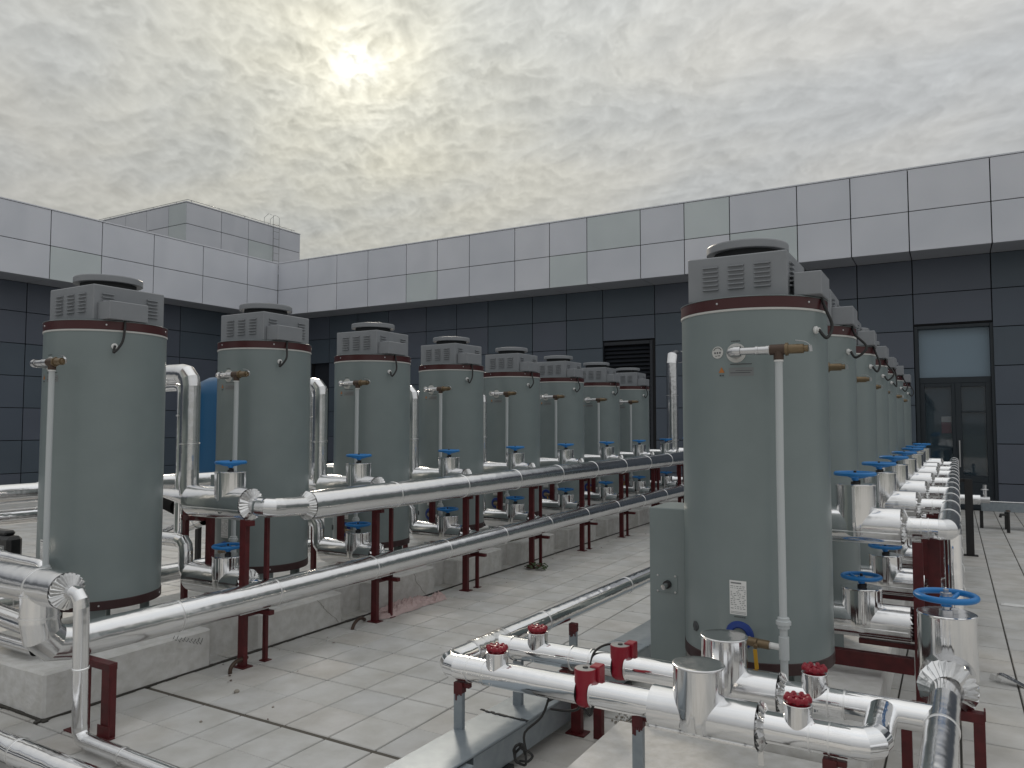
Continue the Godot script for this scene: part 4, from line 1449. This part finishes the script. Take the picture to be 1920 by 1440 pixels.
		for a in 9:
			var o := Vector3(cos(TAU * a / 9.0), 0, sin(TAU * a / 9.0))
			b.lathe([Vector2(0, 0.013), Vector2(0.0065, 0.011), Vector2(0.0105, 0.003), Vector2(0.0105, -0.006), Vector2(0.007, -0.011), Vector2(0, -0.013)], Transform3D(Basis.IDENTITY, Vector3(0, ch + 0.019, 0) + o * 0.040), 12, true)
		for a in 4:
			var o := Vector3(cos(TAU * a / 4.0), 0, sin(TAU * a / 4.0))
			b.tube([Vector3(0, ch + 0.020, 0), Vector3(0, ch + 0.020, 0) + o * 0.036], 0.0075, 8)
		b.lathe([Vector2(0, 0.016), Vector2(0.012, 0.013), Vector2(0.014, -0.002), Vector2(0.030, -0.010), Vector2(0.044, -0.016)], Transform3D(Basis.IDENTITY, Vector3(0, ch + 0.015, 0)), 18)
		part("handwheel", b, M.red, s)
		b = MB.new()
		b.lathe([Vector2(0, 0.010), Vector2(0.004, 0.009), Vector2(0.005, 0.0)], Transform3D(Basis.IDENTITY, Vector3(0, ch + 0.027, 0)), 8)
		part("nut", b, M.steel, s)
	# circulation pumps
	for k in [[z1, "front"], [z2, "rear"]]:
		var s := thing("circulation_pump", "red circulation pump on the %s foreground pipe" % k[1], "pump", Vector3(-1.355, y, k[0]), "red circulation pumps")
		b = MB.new()
		b.lathe([Vector2(0.0, -0.058), Vector2(0.028, -0.055), Vector2(0.043, -0.042), Vector2(0.0465, -0.022), Vector2(0.044, -0.006), Vector2(0.0445, 0.002), Vector2(0.046, 0.010), Vector2(0.0460, 0.020)], Transform3D(Basis.IDENTITY, Vector3(0, 0, 0.006)), 40, true)
		b.lathe([Vector2(0.0460, 0.020), Vector2(0.0460, 0.096), Vector2(0.0445, 0.099), Vector2(0.040, 0.0995)], Transform3D(Basis.IDENTITY, Vector3(0, 0, 0.006)), 40)
		b.tube([Vector3(-0.045, 0, 0), Vector3(0.045, 0, 0)], 0.030, 20)
		part("motor_body", b, M.red, s)
		b = MB.new()
		b.lathe([Vector2(0.0445, 0.0993), Vector2(0.0, 0.1003)], Transform3D(Basis.IDENTITY, Vector3(0, 0, 0.006)), 32)
		part("name_disc", b, M.sticker_grey, s)
		b = MB.new()
		b.lathe([Vector2(0.012, 0.1004), Vector2(0.010, 0.1050), Vector2(0.0, 0.1054)], Transform3D(Basis.IDENTITY, Vector3(0, 0, 0.006)), 14)
		part("vent_screw", b, M.plastic_black, s)
		b = MB.new()
		b.box(Vector3(0.036, 0.060, -0.034), Vector3(0.046, 0.094, 0.060), 0.004)
		part("terminal_box", b, M.red, s)
		for x in [-0.034, 0.036]:
			b = MB.new()
			b.tube([Vector3(x - 0.008, 0, 0), Vector3(x + 0.006, 0, 0)], 0.050, 24, true, true)
			part("flange", b, M.black_steel, s)

func make_right_supports() -> void:
	var order := ["nearest", "second", "third", "fourth", "fifth", "sixth", "seventh"]
	var vz := [-4.66, -5.90, -7.09, -8.32, -9.60, -10.55, -11.90]
	var t := thing("pipe_support", "oxide-red steel frame under the nearest right valves, its beam just above the plinth", "pipe support", Vector3(-0.12, 0, -4.62), "right pipe supports")
	t.set_meta("base_name", "pipe_support")
	for k in [[-0.058, 0.0, 0.05, 0.05], [0.015, -0.16, 0.06, 0.05]]:
		var b := MB.new()
		post(b, Vector3(k[0], 0, k[1]), 0.955, k[2], k[3])
		part("leg", b, M.oxide, t)
	var b := MB.new()
	b.bar(Vector3(-0.62, 0.296, 0.0), Vector3(-0.088, 0.296, 0.0), 0.05, 0.085)
	part("lower_beam", b, M.oxide, t)
	b = MB.new()
	b.bar(Vector3(-0.36, 0.385, -0.05), Vector3(0.16, 0.385, -0.05), 0.04, 0.025)
	part("crossbeam", b, M.oxide, t)
	for i in range(1, 7):
		copy_of(t, "oxide-red steel frame under the right valves, %s from the camera" % order[i], Vector3(-0.12, 0, vz[i] + 0.02))
	var s := thing("pipe_stand", "oxide-red angle-iron stand around the crimped collar, bottom right", "pipe support", Vector3(-0.06, 0, -3.74))
	for x in [-0.145, 0.124]:
		b = MB.new()
		post(b, Vector3(x, 0, 0), 0.392, 0.042, 0.042)
		part("leg", b, M.oxide, s)
	b = MB.new()
	b.bar(Vector3(-0.124, 0.372, 0), Vector3(0.145, 0.372, 0), 0.045, 0.04)
	b.box(Vector3(0.145, 0.385, 0.0), Vector3(0.006, 0.04, 0.05), 0.001)
	part("crossbeam", b, M.oxide, s)
	# galvanised legs with red-painted heads under the foreground pipes
	var names := ["under the left corner of the front pipe", "beside the aisle pipe, behind the rear red-wheeled valve", "on the concrete pad under the front jacketed can", "near the bottom right elbow"]
	var at := [Vector3(-1.985, 0, -2.935), Vector3(-1.975, 0, -4.12), Vector3(-1.135, 0.12, -2.975), Vector3(-0.405, 0.0, -2.93)]
	for k in 4:
		var g := thing("pipe_prop", "galvanised post with red-painted head, %s" % names[k], "pipe support", at[k], "galvanised posts under the foreground pipes")
		var h: float = 0.405 - at[k].y
		b = MB.new()
		post(b, Vector3.ZERO, h - 0.045, 0.045, 0.035, true)
		part("post", b, M.galv, g)
		b = MB.new()
		b.box(Vector3(0, h - 0.024, 0.0), Vector3(0.047, 0.048, 0.037), 0.002)
		for j in 5:
			var x := -0.018 + j * 0.009
			var l := rng.randf_range(0.006, 0.035)
			b.box(Vector3(x, h - 0.046 - l * 0.5, 0.0178), Vector3(0.008, l, 0.002), 0.0005)
		part("painted_head", b, M.oxide, g)
		if k != 1:
			b = MB.new()
			b.bar(Vector3(0.02, h - 0.012, -0.005), Vector3(0.055, h - 0.012, -0.005), 0.025, 0.02)
			part("bracket", b, M.oxide, g)
	var r := thing("pipe_stand", "pair of short oxide-red posts under the rear foreground pipe, beside the metal trunking", "pipe support", Vector3(-1.64, 0, -3.60))
	for k in [[-0.065, 0.055], [0.055, 0.045]]:
		b = MB.new()
		post(b, Vector3(k[0], 0, 0), 0.405, k[1], 0.045, k[0] < 0)
		part("leg", b, M.oxide, r)
	b = MB.new()
	b.bar(Vector3(-0.085, 0.39, 0.01), Vector3(0.075, 0.39, 0.01), 0.04, 0.03)
	b.bar(Vector3(0.0, 0.395, 0.01), Vector3(0.0, 0.395, 0.30), 0.04, 0.025)
	part("crossbeam", b, M.oxide, r)
	var r2 := thing("pipe_prop", "short grey steel post between the two foreground pipes, left of the metal trunking", "pipe support", Vector3(-1.90, 0, -3.33))
	b = MB.new()
	post(b, Vector3.ZERO, 0.41, 0.045, 0.04)
	part("post", b, M.galv, r2)

func make_trunking() -> void:
	var t := thing("cable_trunking", "galvanised steel cable trunking running forward under the foreground pipes", "cable trunking", Vector3(-1.83, 0, -3.4))
	var b := MB.new()
	b.box(Vector3(0.01, 0.117, -1.05), Vector3(0.225, 0.125, 3.40), 0.003, Basis(Vector3.UP, -0.045))
	b.box(Vector3(-0.06, 0.117, 1.50), Vector3(0.225, 0.125, 1.58), 0.003, Basis(Vector3.UP, -0.045))
	part("duct", b, M.galv, t)
	for k in [[0.235, -1.20], [-1.22, -2.6], [2.28, 0.239]]:
		var z0: float = maxf(k[0], k[1])
		var z1: float = minf(k[0], k[1])
		var c := MB.new()
		var zc := (z0 + z1) * 0.5
		c.box(Vector3(-0.045 * zc - 0.035, 0.187 + (0.004 if z0 > 0 else 0.0), zc), Vector3(0.238, 0.012, z0 - z1), 0.003, Basis(Vector3.UP, -0.045))
		part("lid", c, M.galv, t)
	for k in 4:
		var z := -2.2 + k * 1.3
		var c := MB.new()
		c.box(Vector3(-0.045 * z - 0.03, 0.027, z), Vector3(0.26, 0.052, 0.05), 0.002)
		part("foot", c, M.black_steel, t)
	var lid := MB.new()
	for k in 14:
		lid.box(Vector3(-0.135 + k * 0.019, 0.1935 + rng.randf_range(0, 0.002), 0.035 + k * 0.0006 + rng.randf_range(-0.003, 0.003)), Vector3(0.021, 0.003, rng.randf_range(0.008, 0.018)), 0.0005)
	var sealant := part("joint_sealant", lid, M.hood_dark, t)
	sealant.position = Vector3(-0.045, 0.0045, 0.20)
	# power leads of the pumps
	b = MB.new()
	b.tube(curve([Vector3(-1.375, 0.535, -3.375), Vector3(-1.43, 0.548, -3.36), Vector3(-1.475, 0.52, -3.30), Vector3(-1.495, 0.43, -3.26), Vector3(-1.56, 0.36, -3.20), Vector3(-1.62, 0.33, -3.10)], 7), 0.0055, 10)
	single("power_lead", b, M.rubber, "black lead arching over the rear foil pipe from the rear red pump", "cable")
	b = MB.new()
	b.tube(curve([Vector3(-1.325, 0.49, -2.98), Vector3(-1.315, 0.43, -2.93), Vector3(-1.325, 0.385, -2.915), Vector3(-1.37, 0.41, -2.93), Vector3(-1.41, 0.375, -2.97), Vector3(-1.48, 0.34, -3.02), Vector3(-1.60, 0.30, -3.10)], 7), 0.0055, 10)
	single("power_lead", b, M.rubber, "black lead looping under the front red pump", "cable")
	b = MB.new()
	var coil := [Vector3(-1.56, 0.41, -3.02), Vector3(-1.585, 0.31, -2.985), Vector3(-1.655, 0.235, -2.955)]
	for k in 26:
		var a := 0.6 + k * 0.52
		var rr := 0.036 + 0.008 * sin(k * 1.3)
		coil.append(Vector3(-1.665 + cos(a) * rr * (1.0 + 0.35 * sin(k * 0.7)), 0.150 + sin(a) * rr * 1.05, -2.93 + 0.006 * sin(k * 2.1)))
	coil.append(Vector3(-1.70, 0.14, -2.95))
	b.tube(curve(coil, 4), 0.0055, 8)
	single("coiled_lead", b, M.rubber, "coiled black lead hanging at the side of the metal trunking", "cable")
	# ground-level trunk and stub at the back right
	var k := thing("wall_trunking", "long low metal trunking on short legs along the foot of the back wall, right", "cable trunking", Vector3(0.30, 0.06, -13.7))
	b = MB.new()
	b.box(Vector3(5.0, 0.275, 0), Vector3(9.9, 0.14, 0.20), 0.004)
	part("duct", b, M.galv, k)
	b = MB.new()
	b.box(Vector3(5.0, 0.353, 0), Vector3(9.92, 0.014, 0.215), 0.003)
	part("lid", b, M.foil0, k)
	for j in 7:
		var c := MB.new()
		c.box(Vector3(0.05 + j * 0.32 if j < 2 else -1.6 + j * 1.2, 0.07, 0), Vector3(0.045, 0.26, 0.1), 0.002)
		part("leg", c, M.black_steel, k)
	var st := pipe("stub_pipe", [Vector3(0.05, 0.47, -13.2), Vector3(0.33, 0.47, -13.2)], 0.075, "short foil-clad pipe stub at the far end of the right header, near the glass door", M.foil0, 0.16)
	b = MB.new()
	b.tube([Vector3(0.27, 0, 0), Vector3(0.40, 0, 0)], 0.05, 20, true, true)
	b.tube([Vector3(0.34, 0, 0), Vector3(0.34, 0.22, 0)], 0.028, 16, false, true)
	b.ring(Transform3D(Basis.IDENTITY, Vector3(0.34, 0.15, 0)), 0.045, 0.01, 20, 6)
	part("drain_valve", b, M.steel, st)
	var bp := thing("pipe_stand", "black steel post at the far end of the right header", "pipe support", Vector3(0.15, 0, -10.75))
	b = MB.new()
	post(b, Vector3(0, 0, 0), 0.92, 0.085, 0.07)
	part("leg", b, M.black_steel, bp)
	b = MB.new()
	b.bar(Vector3(-0.15, 0.90, 0), Vector3(0.03, 0.90, 0), 0.04, 0.04)
	part("crossbeam", b, M.black_steel, bp)
	var tap := thing("standpipe_tap", "small dark tap standing on the floor in front of the wall trunking", "tap", Vector3(0.67, 0, -13.25))
	b = MB.new()
	b.tube([Vector3.ZERO, Vector3(0, 0.30, 0)], 0.022, 12, false, true)
	b.tube([Vector3(0, 0.26, 0), Vector3(-0.09, 0.26, 0.02), Vector3(-0.10, 0.22, 0.02)], 0.018, 10, false, true)
	part("pipe", b, M.black_steel, tap)
	b = MB.new()
	b.lathe([Vector2(0.0, 0.02), Vector2(0.03, 0.015), Vector2(0.035, 0.0), Vector2(0.0, -0.005)], Transform3D(Basis.IDENTITY, Vector3(0, 0.31, 0)), 12)
	part("knob", b, M.bronze, tap)

func make_vessels() -> void:
	for k in [[Vector3(-7.05, 0, -5.72), "tall blue pressure vessel behind the gap between the two nearest left heaters"], [Vector3(-8.0, 0, -7.66), "tall blue pressure vessel farther back, a sliver of it past the second left heater"]]:
		var t := thing("pressure_vessel", k[1], "pressure vessel", k[0], "blue pressure vessels")
		var b := MB.new()
		b.lathe([Vector2(0.0, 0.86), Vector2(0.18, 0.88), Vector2(0.29, 0.95), Vector2(0.335, 1.04), Vector2(0.34, 1.08), Vector2(0.34, 1.90), Vector2(0.335, 1.95), Vector2(0.29, 2.04), Vector2(0.18, 2.10), Vector2(0.0, 2.12)], Transform3D.IDENTITY, 48, true)
		part("shell", b, M.blue_tank, t)
		b = MB.new()
		b.lathe([Vector2(0.07, 2.09), Vector2(0.07, 2.15), Vector2(0.11, 2.151), Vector2(0.11, 2.19), Vector2(0.0, 2.192)], Transform3D.IDENTITY, 20)
		part("top_port", b, M.plastic_black, t)
		t.scale.y = 1.0 if k[0].z > -7.0 else 0.82
		for a in 3:
			b = MB.new()
			b.bar(Vector3(cos(a * 2.1) * 0.26, 0.0, sin(a * 2.1) * 0.26), Vector3(cos(a * 2.1) * 0.26, 1.0, sin(a * 2.1) * 0.26), 0.05, 0.05)
			part("leg", b, M.black_steel, t)
	var c := thing("equipment_case", "black plastic case with a pale label plate at the left edge, above the foil pipes", "case", Vector3(-5.575, 0.665, -2.74))
	var b := MB.new()
	b.box(Vector3(-0.04, 0.085, 0), Vector3(0.36, 0.17, 0.10), 0.022)
	part("body", b, M.plastic_black, c)
	b = MB.new()
	b.box(Vector3(-0.04, 0.185, 0), Vector3(0.22, 0.035, 0.07), 0.012)
	part("lid", b, M.plastic_black, c)
	b = MB.new()
	b.box(Vector3(-0.01, 0.075, 0.0515), Vector3(0.22, 0.07, 0.003), 0.001)
	var lp := part("label_plate", b, M.sticker_grey, c)
	b = MB.new()
	for k in 3:
		b.box(Vector3(-0.01, 0.095 - k * 0.018, 0.0535), Vector3(0.17 - k * 0.03, 0.005, 0.001), 0.0)
	part("print", b, M.white, lp)
	b = MB.new()
	b.bar(Vector3(-0.04, 0.0, 0), Vector3(-0.04, -0.44, 0), 0.05, 0.05)
	part("pedestal", b, M.black_steel, c)

func blob_sheet(size: Vector2, h: float, nx: int, nz: int, sd: int) -> MB:
	var f := FastNoiseLite.new()
	f.seed = sd
	f.frequency = 1.0
	f.fractal_octaves = 3
	var b := MB.new()
	var p := []
	for i in nx + 1:
		var row := []
		for j in nz + 1:
			var u := float(i) / nx * 2 - 1
			var w := float(j) / nz * 2 - 1
			var x := u * size.x * (1.0 + 0.25 * f.get_noise_2d(u * 1.5, w * 1.5 + 7))
			var z := w * size.y * (1.0 + 0.35 * f.get_noise_2d(u * 1.5 + 13, w * 1.5))
			var e := (1.0 - u * u) * (1.0 - w * w)
			row.append(Vector3(x, 0.003 + h * sqrt(maxf(e, 0)) * (0.55 + 0.9 * absf(f.get_noise_2d(u * 4.0, w * 4.0))), z))
		p.append(row)
	for i in nx:
		for j in nz:
			b.flatq(p[i][j], p[i + 1][j], p[i + 1][j + 1], p[i][j + 1], Vector3.UP)
	return b

func make_clutter() -> void:
	var b := MB.new()
	b.tube(curve([Vector3(-4.015, -0.01, -3.33), Vector3(-4.015, 0.03, -3.335), Vector3(-4.02, 0.055, -3.37), Vector3(-4.03, 0.06, -3.42), Vector3(-4.06, 0.05, -3.5)], 6), 0.013, 12)
	single("conduit", b, M.bronze, "short bent dark conduit rising at the foot of the nearest red post on the left", "conduit")
	b = MB.new()
	b.tube(curve([Vector3(-4.05, -0.01, -4.50), Vector3(-4.05, 0.03, -4.52), Vector3(-4.07, 0.05, -4.58), Vector3(-4.10, 0.045, -4.66), Vector3(-4.14, 0.01, -4.75)], 6), 0.013, 12)
	single("conduit", b, M.bronze, "short bent dark conduit at the foot of the second red post on the left", "conduit")
	b = blob_sheet(Vector2(0.10, 0.36), 0.085, 18, 46, 4)
	var c := single("crumpled_sheet", b, M.cloth, "crumpled pinkish plastic sheet on the floor against the left plinth", "plastic sheet")
	c.position = Vector3(-4.11, 0, -5.22)
	b = blob_sheet(Vector2(0.05, 0.10), 0.08, 12, 16, 14)
	c = single("crumpled_sheet", b, M.cloth, "small brownish wad of plastic just past the crumpled pink sheet", "plastic sheet")
	c.position = Vector3(-4.05, 0, -5.62)
	# a weed at the foot of the fourth post
	var w := thing("weed", "small green and brown weed growing at the foot of the left plinth", "weed", Vector3(-4.02, 0, -7.42))
	for k in 22:
		b = MB.new()
		var a := rng.randf() * TAU
		var l := rng.randf_range(0.05, 0.14)
		var o := Vector3(rng.randf_range(-0.08, 0.08), rng.randf_range(0.0, 0.03), rng.randf_range(-0.14, 0.14))
		var d := Vector3(cos(a), rng.randf_range(0.1, 0.6), sin(a)).normalized()
		var s := d.cross(Vector3.UP).normalized() * l * 0.28
		var tip := o + d * l - Vector3(0, l * 0.25, 0)
		var m0 := o + d * l * 0.55 + Vector3(0, 0.008, 0)
		b.flat(o, m0 + s, m0 - Vector3(0, 0.006, 0), Vector3.UP)
		b.flat(o, m0 - s, m0 - Vector3(0, 0.006, 0), Vector3.UP)
		b.flat(tip, m0 + s, m0 - Vector3(0, 0.006, 0), Vector3.UP)
		b.flat(tip, m0 - s, m0 - Vector3(0, 0.006, 0), Vector3.UP)
		part("leaf", b, M.leaf if rng.randf() < 0.65 else M.dry_leaf, w)
	# dry leaves and bits on the tiles
	var lf := MB.new()
	for k in 46:
		var o := Vector3(rng.randf_range(-4.2, -3.85), 0.004, -rng.randf_range(3.2, 12.0))
		if k > 30:
			o = Vector3(rng.randf_range(-3.8, -2.2), 0.004, -rng.randf_range(2.2, 9.0))
		var a := rng.randf() * TAU
		var r := rng.randf_range(0.006, 0.020) * (0.6 if k > 30 else 1.0)
		var x := Vector3(cos(a), 0.1, sin(a)) * r
		var z := Vector3(-sin(a), 0.15, cos(a)) * r * 0.5
		lf.flatq(o - x, o + z, o + x, o - z + Vector3(0, r * 0.3, 0), Vector3.UP)
	var ln := part("leaf_litter", lf, M.dry_leaf, self)
	ln.set_meta("kind", "stuff")
	ln.set_meta("label", "scattered dry leaves and grit on the terrace tiles along the left plinth")
	ln.set_meta("category", "leaf litter")
	var ch := [Vector3(-3.15, 0.0, -2.99, ), Vector3(-3.72, 0, -2.83), Vector3(-3.36, 0, -3.18)]
	var chn := ["round grey pebble on the tiles by the nearest left plinth block", "tiny grey stone chip in the middle of the tiles, lower left", "small stone chip near the dark expansion joint"]
	for k in 3:
		b = MB.new()
		b.lathe([Vector2(0, 0.018), Vector2(0.010, 0.016), Vector2(0.017, 0.008), Vector2(0.014, 0.0)], Transform3D.IDENTITY, 9, true)
		var s := single("pebble", b, M.rubble, chn[k], "pebble")
		s.position = [Vector3(-3.70, 0, -3.12), Vector3(-3.33, 0, -3.06), Vector3(-3.5, 0, -2.72)][k]
		s.scale = Vector3.ONE * [1.0, 0.45, 0.5][k]
	b = MB.new()
	b.tube(curve([Vector3(-1.045, 0.132, -3.10), Vector3(-1.01, 0.13, -3.05), Vector3(-0.95, 0.13, -3.03), Vector3(-0.905, 0.13, -3.035)], 6), 0.0085, 8, true, true)
	single("hose_offcut", b, M.rubber, "short curved offcut of black hose lying on the plinth under the front can", "hose")
	var rb := MB.new()
	for k in 130:
		var o := Vector3(rng.randf_range(-1.62, -1.40), 0.006, rng.randf_range(-4.02, -3.78))
		rb.box(o, Vector3.ONE * rng.randf_range(0.004, 0.012), 0.001, Basis(Vector3(rng.randf(), rng.randf(), rng.randf()).normalized(), rng.randf() * 3))
	var rn := part("rubble", rb, M.rubble, self)
	rn.set_meta("kind", "stuff")
	rn.set_meta("label", "loose grit on the floor beside the right plinth, behind the foreground pipes")
	rn.set_meta("category", "rubble")
	b = MB.new()
	b.box(Vector3.ZERO, Vector3(0.16, 0.012, 0.05), 0.002, Basis(Vector3.UP, 0.3))
	var of := single("slate_offcut", b, M.hood_dark, "flat dark offcut lying in the grit behind the foreground pipes", "offcut")
	of.position = Vector3(-1.43, 0.012, -3.80)
	# foil scrap and a folded strip at the right
	b = MB.new()
	var fs := curve([Vector3(0, 0.0, 0), Vector3(0.03, 0.05, 0.0), Vector3(0.10, 0.03, 0.02), Vector3(0.17, 0.0, 0.03)], 5)
	for k in fs.size() - 1:
		b.bar(fs[k], fs[k + 1], 0.06, 0.003, 0.0)
	var sc := single("foil_offcut", b, M.crimp, "bent foil offcut lying on the tiles behind the biggest blue-wheeled valve", "foil offcut")
	sc.position = Vector3(0.18, 0.0, -5.6)
	b = blob_sheet(Vector2(0.09, 0.05), 0.012, 8, 6, 22)
	sc = single("paper_scrap", b, M.white, "small white scrap on the tiles at the right edge", "paper scrap")
	sc.position = Vector3(0.42, 0, -8.0)
	b = blob_sheet(Vector2(0.10, 0.07), 0.03, 8, 6, 23)
	sc = single("paper_scrap", b, M.white, "small white scrap on the far tiles, just left of the big front heater", "paper scrap")
	sc.position = Vector3(-3.3, 0, -9.6)

func _ready() -> void:
	rng.seed = 20240
	# camera
	var cam := Camera3D.new()
	cam.name = "camera"
	cam.position = CAM
	cam.rotation = Vector3(deg_to_rad(3.03), deg_to_rad(30.2), 0)
	cam.fov = 53.90
	cam.near = 0.05
	cam.far = 4000.0
	add_child(cam)
	cam.current = true
	# sky, sun, exposure
	var sun_dir := Vector3(-0.604, 0.432, -0.670).normalized()
	var env := Environment.new()
	env.background_mode = Environment.BG_SKY
	var sky := Sky.new()
	sky.sky_material = make_sky(sun_dir)
	env.sky = sky
	env.ambient_light_source = Environment.AMBIENT_SOURCE_SKY
	env.tonemap_mode = Environment.TONE_MAPPER_LINEAR
	env.tonemap_exposure = 1.0
	env.sdfgi_enabled = true
	env.ssao_enabled = true
	env.ssil_enabled = true
	var we := WorldEnvironment.new()
	we.name = "world_environment"
	we.environment = env
	add_child(we)
	var sun := DirectionalLight3D.new()
	sun.name = "sun"
	add_child(sun)
	sun.look_at_from_position(sun_dir * 50.0, Vector3.ZERO, Vector3.UP)
	sun.light_energy = 0.50
	sun.light_color = Color(1.0, 0.95, 0.88)
	sun.light_angular_distance = 14.0
	sun.shadow_enabled = true
	make_materials()
	make_floor(cam)
	make_building()
	make_plinths()
	make_heaters()
	make_left_pipes()
	make_left_supports()
	make_right_pipes()
	make_right_supports()
	make_trunking()
	make_vessels()
	make_clutter()
